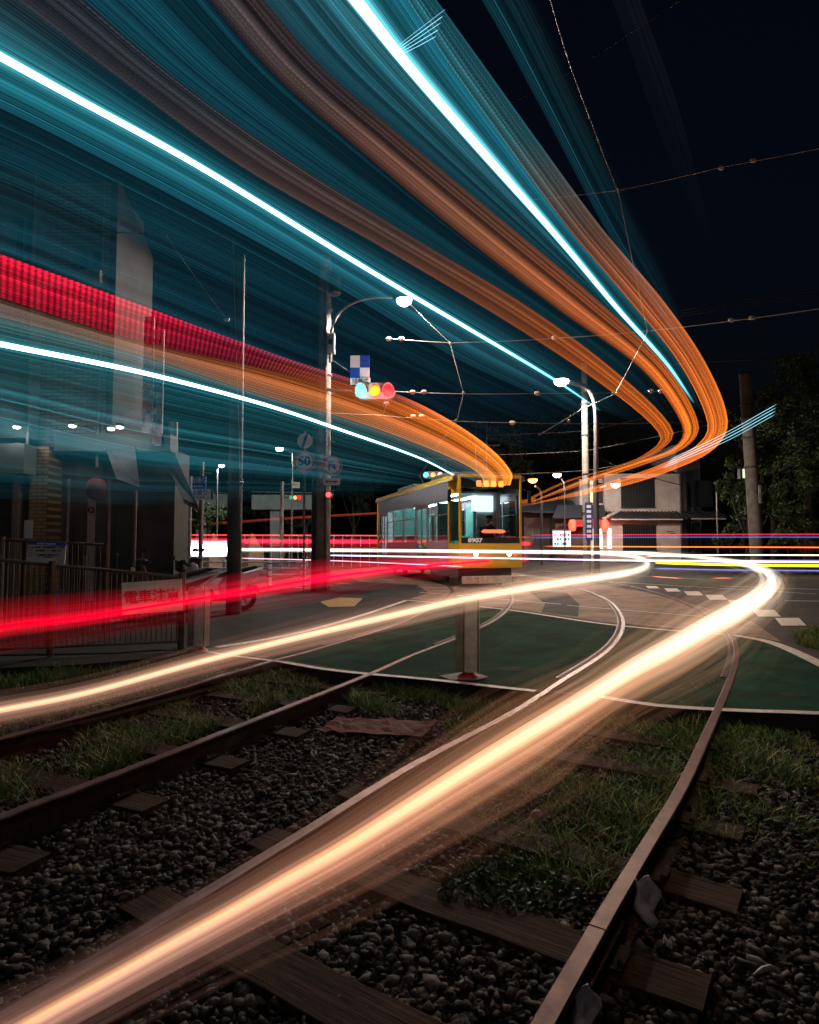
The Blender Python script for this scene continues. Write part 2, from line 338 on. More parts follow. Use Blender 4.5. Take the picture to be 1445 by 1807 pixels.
# rail clips / white insulating pads beside near rail
m_pad = mat('pad_grey', (.40, .41, .46), .5, var=.4, scale=18)
for (px, py, lab, sx) in ((1140,1592,'pale grey fastening plate hanging beside the near rail under the joint',1.25), (1030,1790,'pale grey fastening plate at the very bottom of the near rail',1.0)):
    c = G(px, py, -.075); b = MB(); nu, nv = 7, 9; vs = []
    for j in range(nv):
        for i in range(nu):
            u_, v_ = i/(nu-1)-.5, j/(nv-1)-.5
            vs.append((u_*.075*sx*(1+.35*math.sin(v_*5+1)) + .012*math.sin(v_*9), .014*math.sin(u_*7+v_*5) - .03*abs(v_), v_*.125*sx + random.uniform(-.003,.003) + .012*math.sin(u_*6)))
    b.add(vs, [(j*nu+i, j*nu+i+1, (j+1)*nu+i+1, (j+1)*nu+i) for j in range(nv-1) for i in range(nu-1)], True)
    o = b.obj('fastening_plate', m_pad); sd_ = o.modifiers.new('s','SOLIDIFY'); sd_.thickness = .005; o.location = c; o.rotation_euler = (R(-30), R(14), R(22)); tag(o, lab, 'rail fitting', 'pale plates beside the near rail')
# ================================================================== BALLAST STONES, GRASS (stuff)
def in_poly(x, y, P):
    c = np.zeros(len(x), bool); n = len(P)
    for i in range(n):
        x1, y1 = P[i]; x2, y2 = P[(i+1) % n]
        t = ((y1 > y) != (y2 > y)) & (x < (x2-x1)*(y-y1)/((y2-y1) or 1e-9)+x1); c ^= t
    return c
def scatter(pxs, n, z=-.15):
    P = [(G(p[0], p[1], z).x, G(p[0], p[1], z).y) for p in pxs]
    xs = [p[0] for p in P]; ys = [p[1] for p in P]
    x = rng.uniform(min(xs), max(xs), n); y = rng.uniform(min(ys), max(ys), n); k = in_poly(x, y, P); return x[k], y[k]
def fast_mesh(name, V, Fc, m, k):
    me = bpy.data.meshes.new(name); me.vertices.add(len(V)); me.vertices.foreach_set('co', V.astype(np.float32).ravel())
    me.loops.add(Fc.size); me.loops.foreach_set('vertex_index', Fc.astype(np.int32).ravel()); me.polygons.add(len(Fc)); me.polygons.foreach_set('loop_start', np.arange(len(Fc), dtype=np.int32)*k)
    me.update(calc_edges=True); me.materials.append(m); o = bpy.data.objects.new(name, me); COL.objects.link(o); return o
ico = bmesh.new(); bmesh.ops.create_icosphere(ico, subdivisions=1, radius=1); IV = np.array([v.co[:] for v in ico.verts]); IF = np.array([[v.index for v in f.verts] for f in ico.faces]); ico.free()
def stone_mat(name, c1, c2, rough=.75):
    m = bpy.data.materials.new(name); m.use_nodes = True; t = m.node_tree; b = t.nodes['Principled BSDF']; b.inputs['Roughness'].default_value = rough; b.inputs['Specular IOR Level'].default_value = .3
    g = t.nodes.new('ShaderNodeNewGeometry'); r = t.nodes.new('ShaderNodeValToRGB'); r.color_ramp.elements[0].color = (*c1, 1); r.color_ramp.elements[1].color = (*c2, 1)
    n = t.nodes.new('ShaderNodeTexNoise'); n.inputs['Scale'].default_value = 60; bp = t.nodes.new('ShaderNodeBump'); bp.inputs['Strength'].default_value = .5; bp.inputs['Distance'].default_value = .01
    t.links.new(g.outputs['Random Per Island'], r.inputs[0]); t.links.new(r.outputs[0], b.inputs['Base Color']); t.links.new(n.outputs[0], bp.inputs['Height']); t.links.new(bp.outputs[0], b.inputs['Normal'])
    tc = t.nodes.new('ShaderNodeTexCoord'); t.links.new(tc.outputs['Object'], n.inputs[0]); return m
def stones(name, x, y, size, z, m):
    n = len(x); sc = rng.uniform(.55, 1.25, n)[:, None, None] * size * rng.uniform(.6, 1.2, (n, 1, 3))
    sc = sc * np.where(rng.uniform(0, 1, n) < .3, rng.uniform(.35, .6, n), rng.uniform(.85, 1.35, n))[:, None, None]
    V = IV[None] * (1 + rng.uniform(-.5, .38, (n, 12, 1)))
    for _k in range(3):                       # broken faces: cut each stone by random planes
        d = rng.normal(0, 1, (n, 1, 3)); d /= np.linalg.norm(d, axis=2)[..., None]; h = (V*d).sum(2, keepdims=True); V = V - d*np.maximum(0, h - rng.uniform(.35, .6, (n, 1, 1)))
    V = V * sc
    a = rng.uniform(0, 2*math.pi, n); ca, sa = np.cos(a)[:, None], np.sin(a)[:, None]
    X = V[..., 0]*ca - V[..., 1]*sa; Y = V[..., 0]*sa + V[..., 1]*ca
    V = np.stack([X, Y, V[..., 2]*.75], -1) + np.stack([x, y, z + rng.uniform(-.012, .02, n)], -1)[:, None]
    Fc = (IF[None] + (np.arange(n)*12)[:, None, None]).reshape(-1, 3)
    return fast_mesh(name, V.reshape(-1, 3), Fc, m, 3)
m_stone = stone_mat('ballast_stone', (.008, .007, .007), (.105, .088, .076))
near_poly = [(-700,2600),(-700,1500),(-60,1300),(330,1185),(560,1190),(900,1228),(1300,1262),(1800,1290),(2600,1800),(2200,2600)]
x, y = scatter(near_poly, 110000)
keep = (y < 6.4) & (y > .9) & (abs(x) < 1.0 + y * .78)
x, y = x[keep], y[keep]
pr = np.clip(1.15 - y / 9, .25, 1); k = rng.uniform(0, 1, len(x)) < pr; x, y = x[k], y[k]
print('stones', len(x))
o = stones('ballast_stones', x, y, .024, -.150, m_stone); tag(o, 'dark broken ballast stones filling the tram track bed', 'ballast', kind='stuff')

def grass_mat(name, c1, c2, c3):
    m = bpy.data.materials.new(name); m.use_nodes = True; t = m.node_tree; b = t.nodes['Principled BSDF']; b.inputs['Roughness'].default_value = .65
    g = t.nodes.new('ShaderNodeNewGeometry'); r = t.nodes.new('ShaderNodeValToRGB'); e = r.color_ramp.elements; e[0].color = (*c1, 1); e[1].color = (*c3, 1); q = e.new(.6); q.color = (*c2, 1)
    t.links.new(g.outputs['Random Per Island'], r.inputs[0]); t.links.new(r.outputs[0], b.inputs['Base Color']); return m
m_grass = grass_mat('grass_blades', (.030, .095, .012), (.085, .20, .030), (.34, .30, .09))
def grass(name, regions, label):
    Vs = []
    for pxs, n, h, z in regions:
        x, y = scatter(pxs, n, z)
        # clumping
        cl = np.sin(x*3.1+1)*np.cos(y*2.7) + np.sin(x*7.3+y*5.1)*.6 + rng.normal(0, .45, len(x)); k = cl > -.25; x, y = x[k], y[k]; cl = cl[k]
        n = len(x); a = rng.uniform(0, 2*math.pi, n); hh = h * rng.uniform(.35, 1.25, n) * np.clip(.7 + .3*cl, .4, 1.3); w = rng.uniform(.0022, .0048, n); le = hh * rng.uniform(.15, 1.0, n)
        dx, dy = np.cos(a), np.sin(a); b = rng.uniform(0, 2*math.pi, n); wx, wy = np.cos(b)*w, np.sin(b)*w
        def P(t, ww):
            return [np.stack([x + dx*le*t*t + s*wx*ww, y + dy*le*t*t + s*wy*ww, z + hh*(t - .28*t*t)], -1) for s in (-1, 1)]
        p0 = P(0, 1); p1 = P(.45, .95); p2 = P(.8, .6); p3 = P(1, .1)
        Vs.append(np.stack(p0 + p1 + p2 + p3, 1))
    V = np.concatenate(Vs); n = len(V); base = np.array([[0,1,3,2],[2,3,5,4],[4,5,7,6]])
    o = fast_mesh(name, V.reshape(-1, 3), (base[None] + (np.arange(n)*8)[:, None, None]).reshape(-1, 4), m_grass, 4); print(name, n)
    return tag(o, label, 'grass', kind='stuff')
grass('grass', [
  ([(-40,1420),(30,1350),(150,1290),(330,1212),(480,1180),(590,1180),(655,1192),(450,1268),(250,1345),(120,1400),(60,1430)], 42000, .15, -.16),
  ([(-200,1400),(-40,1300),(200,1210),(360,1165),(420,1165),(300,1230),(100,1330),(-100,1430)], 9000, .12, -.16),
  ([(640,1205),(700,1196),(800,1207),(925,1224),(905,1262),(800,1312),(770,1275),(640,1262),(600,1235)], 20000, .17, -.16),
  ], 'patchy green and straw grass between the left rails and the crossing')
grass('grass', [
  ([(1090,1262),(1180,1258),(1268,1245),(1246,1300),(1170,1450),(1130,1500),(1080,1590),(930,1580),(760,1560),(830,1470),(930,1370),(1010,1305)], 46000, .13, -.16),
  ([(1300,1262),(1420,1290),(1445,1330),(1500,1420),(1500,1560),(1300,1500),(1205,1480),(1235,1390),(1275,1290)], 26000, .12, -.16),
  ([(1180,1300),(1235,1215),(1262,1215),(1262,1290)], 3000, .17, -.10),
  ], 'tangled green weeds growing between and beside the rails nearest the camera')
grass('verge_grass', [
  ([(1398,1120),(1445,1110),(1560,1120),(1560,1150),(1445,1148),(1405,1138)], 12000, .16, .0),
  ([(-100,1172),(200,1160),(320,1152),(440,1040),(420,1036)][:3] + [(330,1180),(-100,1235)], 16000, .13, -.10),
  ], 'low fringe of grass along the kerb and the foot of the fence')
# broad leaf weeds patch
def leaf_cloud(P, size, nrm=None):
    n = len(P); a = rng.normal(0, 1, (n, 3)); a /= np.linalg.norm(a, axis=1)[:, None]; b = rng.normal(0, 1, (n, 3)); b -= (a*b).sum(1)[:, None]*a; b /= np.linalg.norm(b, axis=1)[:, None]
    s = size * rng.uniform(.6, 1.3, n)[:, None]
    return np.stack([P - a*s, P + b*s*.45, P + a*s, P - b*s*.45], 1).reshape(-1, 3), np.arange(n*4).reshape(-1, 4)
m_weed = grass_mat('broad_leaves', (.015, .045, .015), (.035, .085, .025), (.10, .10, .04))
x, y = scatter([(800,1520),(940,1520),(1010,1560),(1040,1600),(900,1620),(770,1590)], 2600, -.12)
V, Fc = leaf_cloud(np.stack([x, y, rng.uniform(-.15, -.09, len(x))], -1), .016)
tag(fast_mesh('weed_leaves', V, Fc, m_weed, 4), 'low broad leaved weeds spreading over a sleeper', 'weeds', kind='stuff')
# ================================================================== DEBRIS
m_plast = mat('crushed_plastic', (.13, .022, .024), .8, .0, var=.5, scale=9, bump=1, bscale=16, col2=(.07,.035,.032), spec=.15)
b = MB(); nx, ny = 14, 6
c0, c1, c2, c3 = G(594,1268,-.12), G(772,1276,-.12), G(745,1303,-.12), G(560,1292,-.12)
vs = []
for j in range(ny):
    for i in range(nx):
        p = c0.lerp(c1, i/(nx-1)).lerp(c3.lerp(c2, i/(nx-1)), j/(ny-1)); vs.append((p.x, p.y, -.115 + random.uniform(-.008, .016)))
b.add(vs, [(j*nx+i, j*nx+i+1, (j+1)*nx+i+1, (j+1)*nx+i) for j in range(ny-1) for i in range(nx-1)])
o = b.obj('crushed_panel', m_plast); sdm = o.modifiers.new('s', 'SOLIDIFY'); sdm.thickness = .006
tag(o, 'crushed reddish sheet lying flat between the two tracks', 'debris')
m_pud = mat('puddle_water', (.02, .025, .03), .03, spec=.8)
for pxs in ([(1165,1440),(1190,1412),(1222,1420),(1210,1470),(1175,1490),(1155,1485)], [(1150,1490),(1185,1478),(1200,1490),(1170,1496)]):
    sheet('puddle', pxs, -.115, m_pud)
m_junk = mat('pale_junk', (.30, .30, .32), .5, var=.5, scale=20)
for i, (px, py, lab) in enumerate(((1115,1265,'small crumpled white scrap under the crossing edge'), (552,1332,'tiny white paper scrap on the dark stones'), (1330,1720,'bent grey strap lying among the stones at lower right'), (1180,1665,'pale torn scrap lying on stones right of the near rail'))):
    c = G(px, py, -.11); b = MB(); pts = []
    n = 9 if i == 2 else 6
    for k in range(n):
        t = k/(n-1); pts.append((c.x + (.10*math.sin(t*3) if i == 2 else .04*(t-.5)), c.y + (.07*t if i == 2 else .015*math.sin(9*t)), c.z + .015*math.sin(t*8)))
    b.tube(pts, [.004 + .006*abs(math.sin(k*2.1)) for k in range(n)], 6); o = b.obj('scrap', m_junk); tag(o, lab, 'debris')
# ================================================================== LIGHT STREAKS
def glow_mesh(name, V, Fc, C, U, m):
    o = fast_mesh(name, V, Fc, m, 4); me = o.data
    a = me.attributes.new('glow', 'FLOAT_COLOR', 'POINT'); a.data.foreach_set('color', np.concatenate([C, np.ones((len(C), 1))], 1).astype(np.float32).ravel())
    b = me.attributes.new('along', 'FLOAT', 'POINT'); b.data.foreach_set('value', U.astype(np.float32)); return o
m_glow = light_mat('light_streak'); m_led = light_mat('led_streak', .6, .021); m_led2 = light_mat('led_streak_coarse', .75, .045)
def lp(keys, u):      # piecewise colour along u in 0..1; keys list of (u, (r,g,b) linear)
    ks = np.array([k[0] for k in keys]); cs = np.array([k[1] for k in keys], float)
    return np.stack([np.interp(u, ks, cs[:, i]) for i in range(3)], -1)
def band(name, A, B, zA, zB, n, ca, cb, label, cat='light streak', group=None, kind=None, fill=.8, jit=.5, m=None, N=72, zj=.0015, power=1.0, dens=2.2, base=1.0):
    """ribbons of light swept between two guide curves; ca/cb = colour keys along the band at either edge"""
    a = spline(A, N); b = spline(B, N)
    PA = np.array([G(p[0], p[1], zA)[:] for p in a]); PB = np.array([G(p[0], p[1], zB)[:] for p in b])
    u = np.linspace(0, 1, N); CA, CB = lp(ca, u), lp(cb, u)
    wd = rng.uniform(.35, 1.7, n) ** 1.3; ed = np.concatenate([[0], np.cumsum(wd)]) / wd.sum()
    n = int(n * dens); wd = rng.uniform(.6, 1.4, n); ed = np.concatenate([[0], np.cumsum(wd)]) / wd.sum(); q = np.linspace(0, 1, n); low = np.ones(n)
    for dv, am in ((5, .7), (14, .65), (40, .42), (110, .22)):
        kk = max(3, min(n, dv)); low *= np.interp(q, np.sort(rng.uniform(0, 1, kk)), rng.uniform(1-am*jit*1.6, 1+am*jit*1.6, kk))
    low = np.maximum(low, .04); spk = rng.uniform(0, 1, n) < .035; low[spk] *= 1 + 2.2*jit
    V = []; Cc = []; U = []; Fs = []; L = np.concatenate([[0], np.cumsum(np.linalg.norm(np.diff((PA+PB)/2, axis=0), axis=1))])
    for k in range(n):
        v0, v1 = ed[k], ed[k] + (ed[k+1]-ed[k])*fill; vm = ((v0+v1)/2) ** power
        c = (CA*(1-vm) + CB*vm) * low[k] * rng.uniform(1-jit*.25, 1+jit*.25)
        ph = rng.uniform(0, 6); c = c * (1 + .12*np.sin(u*rng.uniform(4, 14)+ph))[:, None]
        dz = rng.uniform(-zj, zj)
        q0 = PA*(1-v0) + PB*v0; q1 = PA*(1-v1) + PB*v1; q0[:, 2] += dz; q1[:, 2] += dz
        o = len(V)*0 + k*N*2; V.append(np.stack([q0, q1], 1).reshape(-1, 3)); Cc.append(np.repeat(c, 2, 0)); U.append(np.repeat(L + (k % 2)*.0105, 2))
        i = np.arange(N-1); Fs.append(np.stack([o+2*i, o+2*i+1, o+2*i+3, o+2*i+2], -1))
    ob = glow_mesh(name, np.concatenate(V), np.concatenate(Fs), np.maximum(0, np.concatenate(Cc)), np.concatenate(U), m or m_glow)
    return tag(ob, label, cat, group, kind)
def bundle(name, pth, z, n, ckeys, label, cat='light streak', group=None, kind=None, spread=1.0, th=.05, N=90, flat=1.0, core=None, gauss=.5, depth=None, fall=2.2, m=None):
    """round bundle of thin light tubes; pth rows = (px, py, radius_px) or with depth (px, py, radius_px, Y)"""
    a = spline(pth, N); u = np.linspace(0, 1, N)
    if depth or a.shape[1] > 3:
        P = np.array([D(p[0], p[1], p[3] if a.shape[1] > 3 else depth)[:] for p in a])
    else: P = np.array([G(p[0], p[1], z)[:] for p in a])
    rr = np.maximum(.3, a[:, 2]) * np.sqrt(P[:, 1]**2 + P[:, 0]**2) / F
    T = np.gradient(P, axis=0); T /= np.linalg.norm(T, axis=1)[:, None]
    Nn = np.stack([T[:, 1], -T[:, 0], np.zeros(N)], -1); Nn /= np.linalg.norm(Nn, axis=1)[:, None]; Z = np.cross(Nn, T)
    base = lp(ckeys, u); V = []; Cc = []; U = []; Fs = []; cnt = 0
    L = np.concatenate([[0], np.cumsum(np.linalg.norm(np.diff(P, axis=0), axis=1))])
    for k in range(n):
        rho = abs(rng.normal(0, gauss)) * spread if k else 0; phi = rng.uniform(0, 2*math.pi)
        c = base * math.exp(-fall*rho*rho) * rng.uniform(.35, 1.4); t = th * rng.uniform(.5, 1.5)
        if core and k < core[0]: rho *= core[1]; c = base * core[2]; t = core[3]
        drift = 1 + .10*np.sin(u*rng.uniform(2, 7)+phi)
        ce = P + Nn*(rho*math.cos(phi)*rr*drift)[:, None] + Z*(rho*math.sin(phi)*flat*rr*drift)[:, None]
        ring = [ce + Nn*(math.cos(q)*t*rr)[:, None] + Z*(math.sin(q)*t*rr)[:, None] for q in (0, 1.571, 3.1416, 4.712)]
        V.append(np.stack(ring, 1).reshape(-1, 3)); Cc.append(np.repeat(c, 4, 0)); U.append(np.repeat(L, 4))
        i = np.arange(N-1)
        for j in range(4): Fs.append(np.stack([cnt+4*i+j, cnt+4*i+(j+1) % 4, cnt+4*i+4+(j+1) % 4, cnt+4*i+4+j], -1))
        cnt += 4*N
    ob = glow_mesh(name, np.concatenate(V), np.concatenate(Fs), np.concatenate(Cc), np.concatenate(U), m or m_glow)
    return tag(ob, label, cat, group, kind)
# streak colours
WARM = (1.0, .60, .32); HOT = (1.4, 1.15, .8)
# --- headlight streaks at lamp height along both rails
HA = [(-260,1985,22),(-60,1868,20),(65,1795,18),(200,1721,18),(300,1665,19),(400,1610,20),(500,1553,22),(600,1497,24),(722,1421,27),(830,1353,29),(938,1287,29),(1051,1219,30),(1126,1172,31),(1187,1139,32),(1258,1099,32),(1315,1068,30),(1350,1043,27),(1362,1022,20),(1347,1006,14),(1300,992,8),(1202,980,5.5),(1097,975,4),(960,973,3.4),(820,972,3)]
kA = [(0,(.75,.30,.07)),(.12,(.9,.42,.12)),(.35,(.95,.52,.22)),(.5,(1.1,.72,.42)),(.62,(1.2,.98,.72)),(.72,(1.4,1.3,1.05)),(1,(1.3,1.15,.9))]
bundle('headlight_streak', [(a, b, c*1.12) for a, b, c in HA], .85, 90, [(k, tuple(x*(.017+.015*k) for x in c)) for k, c in kA], 'widest warm white headlight streak sweeping from the bottom left corner to the right bend', 'light streak', spread=1.0, th=.10, gauss=.6, fall=1.2, core=(7, .45, 3.6, .15))
HA2 = [(p[0], p[1]+(6 if p[1] > 1130 else 0), p[2]*(2.4 if p[0] < 950 else 1.75 if p[0] < 1270 else 1.25)) for p in HA[:18]]
bundle('headlight_glow', HA2, .85, 230, [(0,(.0105,.0052,.0040)),(.3,(.0115,.0055,.0040)),(.5,(.016,.0066,.0038)),(.75,(.018,.0078,.0038)),(1,(.016,.009,.005))], 'brown fringe of fine streaks around the widest headlight streak', 'light streak', spread=1.1, th=.09, gauss=.60, fall=.5)
HB = [(-300,1300,10),(-100,1270,10),(0,1252,10),(150,1222,10),(360,1165,11),(520,1125,12),(700,1083,13),(820,1056,13),(950,1033,13),(1040,1020,12),(1110,1009,11),(1142,998,10),(1138,987,7),(1095,979,5),(1000,975,3.6),(860,973,3),(700,972,3),(560,971,3)]
kB = [(0,(.8,.48,.22)),(.3,(.9,.58,.34)),(.5,(1.0,.72,.45)),(.65,(1.3,1.1,.8)),(.8,(1.5,1.3,1.05)),(1,(1.4,1.2,1.0))]
bundle('headlight_streak', [(a, b, c*1.5) for a, b, c in HB], .85, 80, [(k, tuple(x*.019 for x in c)) for k, c in kB], 'narrower warm headlight streak crossing behind the square post to the middle bend', 'light streak', spread=1.05, th=.11, gauss=.6, fall=1.2, core=(7, .45, 3.6, .16))
HB2 = [(p[0], p[1]+4, p[2]*2.9) for p in HB[:11]]
bundle('headlight_glow', HB2, .85, 140, [(0,(.011,.0050,.0036)),(.5,(.012,.0055,.0037)),(1,(.011,.0065,.0042))], 'brown fringe of fine streaks around the narrower headlight streak', 'light streak', spread=1.1, th=.08, gauss=.5, fall=.8)
# --- red tail light sheet
RT = [(-200,1152,33),(0,1106,29),(130,1090,27),(240,1074,25),(430,1043,24),(560,1021,25),(700,1003,19),(830,992,14),(930,986,11)]
bundle('tail_light_streak', RT, .85, 190, [(0,(.0125,.00001,.0002)),(.45,(.017,.00002,.0005)),(.7,(.023,.0001,.0009)),(1,(.016,.0002,.0008))], 'broad crimson tail light streak running low across the fence towards the tram', 'light streak', spread=1.0, th=.10, gauss=.60, fall=.2, core=(3, .2, 1.2, .05))
# --- ceiling sheets of the passing tram (right hand track)
gA=[(660,-130),(740,-40),(850,110),(950,250),(1060,400),(1170,530),(1245,640),(1284,740),(1262,790),(1190,828),(1090,860),(940,890)]
gB=[(600,-130),(690,-40),(790,110),(890,250),(1000,400),(1110,530),(1198,640),(1248,745),(1230,785),(1160,822),(1060,855),(940,889)]
gD=[(330,-130),(430,-40),(560,110),(720,250),(900,400),(1060,535),(1175,645),(1232,745),(1215,785),(1150,815),(1050,848),(940,886)]
gE=[(220,-130),(330,-40),(480,130),(640,270),(820,420),(990,550),(1130,650),(1203,750),(1190,788),(1120,815),(1030,845),(940,884)]
gF=[(-40,-130),(100,-40),(300,130),(500,275),(740,425),(930,540),(1080,650),(1186,755),(1165,795),(1100,822),(1010,848),(935,882)]
gG=[(-160,-110),(0,-20),(200,130),(420,290),(680,440),(890,565),(1050,670),(1163,765),(1140,800),(1080,825),(1000,848),(930,880)]
gC=[(500,-150),(600,-35),(715,110),(840,255),(985,420),(1090,545),(1175,640),(1225,712)]
gH=[(-260,-40),(-80,60),(100,155),(340,285),(640,470),(830,582),(975,668),(1060,725)]
gI=[(-260,40),(-80,150),(100,240),(340,365),(600,510),(800,630),(960,705),(1060,755)]
gJ=[(-260,400),(-80,435),(0,450),(240,540),(500,640),(700,708),(850,775),(1000,805)]
def trim(g, n): return g[:n]
T0=(.004,.042,.060); T1=(.006,.075,.105); T2=(.018,.17,.22); BR=(.050,.034,.030); OR=(.85,.17,.018); OR2=(1.15,.24,.02); GY=(.035,.045,.052); DK=(.0015,.014,.020); BL=(.004,.035,.060)
FR=(.45,.11,.02)
band('sign_light_streak', gA, gB, 3.1, 3.1, 46, [(0,(.004,.05,.07)),(.3,(.012,.06,.075)),(.42,(.12,.06,.035)),(.6,(.55,.12,.02)),(.75,OR2),(.9,OR),(1,FR)], [(0,T2),(.3,(.03,.10,.11)),(.42,(.10,.05,.03)),(.6,(.42,.09,.02)),(.75,OR),(1,FR)],
     'outermost orange light streak of the upper sweep, bending furthest right', 'light streak', 'dotted orange streaks of the upper sweep', fill=.78, m=m_led)
band('sign_light_streak', gD, gE, 3.1, 3.1, 46, [(0,BR),(.25,(.045,.030,.028)),(.42,(.12,.055,.03)),(.6,(.36,.085,.02)),(.75,OR2),(1,FR)], [(0,GY),(.25,(.06,.035,.03)),(.42,(.17,.06,.028)),(.6,(.40,.09,.02)),(.75,OR),(1,FR)],
     'middle orange light streak of the upper sweep, fading into brown dots overhead', 'light streak', 'dotted orange streaks of the upper sweep', fill=.78, m=m_led)
band('sign_light_streak', gF, gG, 3.1, 3.1, 44, [(0,(.02,.03,.036)),(.25,GY),(.45,(.10,.055,.04)),(.6,(.35,.09,.02)),(.75,OR),(1,FR)], [(0,GY),(.25,(.045,.040,.045)),(.45,(.12,.06,.04)),(.6,(.28,.07,.02)),(.75,OR),(1,FR)],
     'innermost orange light streak of the upper sweep, with the tightest bend', 'light streak', 'dotted orange streaks of the upper sweep', fill=.78, m=m_led)
FD=[(.86,(.002,.012,.016)),(1,(0,0,0))]
# the broad, faint veils: many separate ribbons with real gaps between them
nB, nC = trim(gB, 8), gC
band('window_light_veil', nB, gC, 3.06, 3.06, 46, [(0,T1),(.5,T1),(.85,(.003,.025,.03)),(1,(0,0,0))], [(0,(.03,.28,.34)),(.5,(.02,.17,.22)),(.9,(.01,.07,.09)),(1,(0,0,0))], 'teal ribbons of window light right of the upper white streak', 'light veil', kind='stuff', power=2.0, fill=1.0)
band('window_light_veil', gC, trim(gD, 8), 3.06, 3.06, 90, [(0,(.03,.22,.27)),(.5,(.02,.10,.13)),(.9,(.005,.03,.04)),(1,(0,0,0))], [(0,(.012,.035,.045)),(.3,(.005,.03,.042)),(.85,(.002,.018,.024)),(1,(0,0,0))], 'dark teal and grey ribbons left of the upper white streak', 'light veil', kind='stuff', power=.45, jit=.6, fill=.97)
band('window_light_veil', trim(gE, 8), trim(gF, 8), 3.06, 3.06, 60, [(0,T0),(.5,DK),(.85,DK),(1,(0,0,0))], [(0,T0),(.5,(.003,.028,.038)),(.85,DK),(1,(0,0,0))], 'dark teal ribbons between the dotted orange streaks', 'light veil', kind='stuff', jit=.45, fill=.97)
band('window_light_veil', trim(gG, 8), gH, 3.06, 3.06, 60, [(0,GY),(.3,(.004,.035,.05)),(.85,(.003,.02,.03)),(1,(0,0,0))], [(0,(.02,.22,.26)),(.4,(.015,.17,.21)),(.8,(.01,.09,.12)),(1,(0,0,0))], 'teal ribbons above the long diagonal white streak', 'light veil', kind='stuff', power=1.8, jit=.5, fill=.97)
band('window_light_veil', gH, gI, 3.05, 3.05, 34, [(0,(.02,.26,.32)),(.5,(.02,.20,.26)),(.85,(.02,.10,.14)),(1,(0,0,0))], [(0,(.004,.05,.07)),(.5,T0),(1,(0,0,0))], 'teal ribbons just below the long diagonal white streak', 'light veil', kind='stuff', power=.8, fill=.97, jit=.35)
band('window_light_veil', gI, gJ, 3.02, 2.9, 110, [(0,(.003,.030,.045)),(.4,T0),(.8,(.002,.02,.032)),(1,(0,0,0))], [(0,(.008,.060,.082)),(.3,(.006,.050,.075)),(.6,(.002,.020,.034)),(1,(0,0,0))], 'faint blue ribbons spread over the upper left of the dark sky', 'light veil', kind='stuff', jit=.6, fill=.66, dens=3.2)
# far right faint streaks
gX=[(780,-90),(850,0),(960,200),(1060,390),(1140,520),(1222,640)]; gY=[(900,-90),(950,0),(1030,180),(1110,350),(1180,490),(1226,620)]
band('faint_light_streak', gX, gY, 3.15, 3.15, 42, [(0,(.002,.022,.028)),(.5,(.0015,.014,.020)),(.9,(.001,.01,.015)),(1,(0,0,0))], [(0,(.003,.004,.005)),(.5,(.002,.006,.007)),(1,(0,0,0))], 'faint teal streaks on the black sky right of the brightest sweep', 'light streak', jit=.9)
gX2=[(1040,-90),(1080,0),(1170,250),(1250,440)]; gY2=[(1100,-90),(1130,0),(1200,200),(1268,470)]
band('faint_light_streak', gX2, gY2, 3.2, 3.2, 14, [(0,(.003,.003,.004)),(1,(0,0,0))], [(0,(.004,.004,.005)),(1,(0,0,0))], 'barely visible grey streak high on the black sky', 'light streak', jit=.4)
# bright cores
kc=[(0,(1.6,1.6,1.5)),(.45,(1.5,1.6,1.6)),(.65,(.55,1.0,1.15)),(.85,(.10,.42,.52)),(1,(.0,.0,.0))]
def core(name, pth, z, label, kk=kc, s=1.0): 
    par = bundle(name, pth, z, 60, [(k, (c[0]*.012*s, c[1]*.055*s, c[2]*.065*s)) for k, c in kk], label, 'light streak', spread=1.15, th=.16, gauss=.65, fall=.5, core=None, flat=.3)
    o = bundle('streak_core', [(a, b, r*.72) for a, b, r in pth], z, 10, [(k, tuple(x*.42*s for x in c)) for k, c in kk], None, None, spread=.6, th=.4, gauss=.4, fall=.8, core=(3, .2, 1.5, .62), flat=.3)
    o.parent = par
core('ceiling_light_streak', [(500,-150,26),(600,-35,22),(715,110,17),(840,255,14),(985,420,9),(1090,545,7),(1175,640,5),(1225,712,3)], 3.08, 'bright white streak plunging from the top centre')
core('ceiling_light_streak', [(-260,-45,20),(-80,55,16),(100,155,13),(340,287,11),(640,470,9),(830,582,7.5),(975,668,5),(1060,725,3)], 3.08, 'long diagonal white streak from the left edge to the second street lamp')
# --- left hand tram sweep
hA=[(-200,370),(-60,425),(0,448),(240,535),(500,630),(700,695),(800,745),(870,795),(903,835),(900,856)]
hB=[(-200,460),(-60,505),(0,525),(240,600),(480,655),(640,705),(770,760),(845,805),(884,840),(880,858)]
hC=[(-200,510),(-60,545),(0,560),(240,625),(470,700),(620,742),(740,785),(820,820),(850,842),(850,860)]
hD=[(-200,545),(-60,590),(0,607),(240,655),(460,712),(620,765),(740,808),(800,838)]
hE=[(-200,700),(-60,722),(0,735),(240,790),(460,820),(600,838),(700,850),(770,858)]
hF=[(-200,872),(-60,876),(0,880),(240,890),(460,884),(560,880),(640,876),(700,872)]
band('sign_light_streak', hA, hB, 3.1, 3.1, 34, [(0,(.62,.004,.025)),(.3,(.42,.004,.022)),(.5,(.13,.003,.015)),(.68,(.10,.012,.008)),(.76,(.55,.11,.015)),(1,(1.0,.28,.03))], [(0,(.45,.004,.02)),(.3,(.30,.004,.018)),(.5,(.10,.006,.012)),(.6,(.25,.05,.012)),(.76,(.75,.16,.02)),(1,(.9,.25,.03))], 'crimson dotted streak from the left edge turning orange above the tram', 'light streak', fill=.72, m=m_led2, jit=.6)
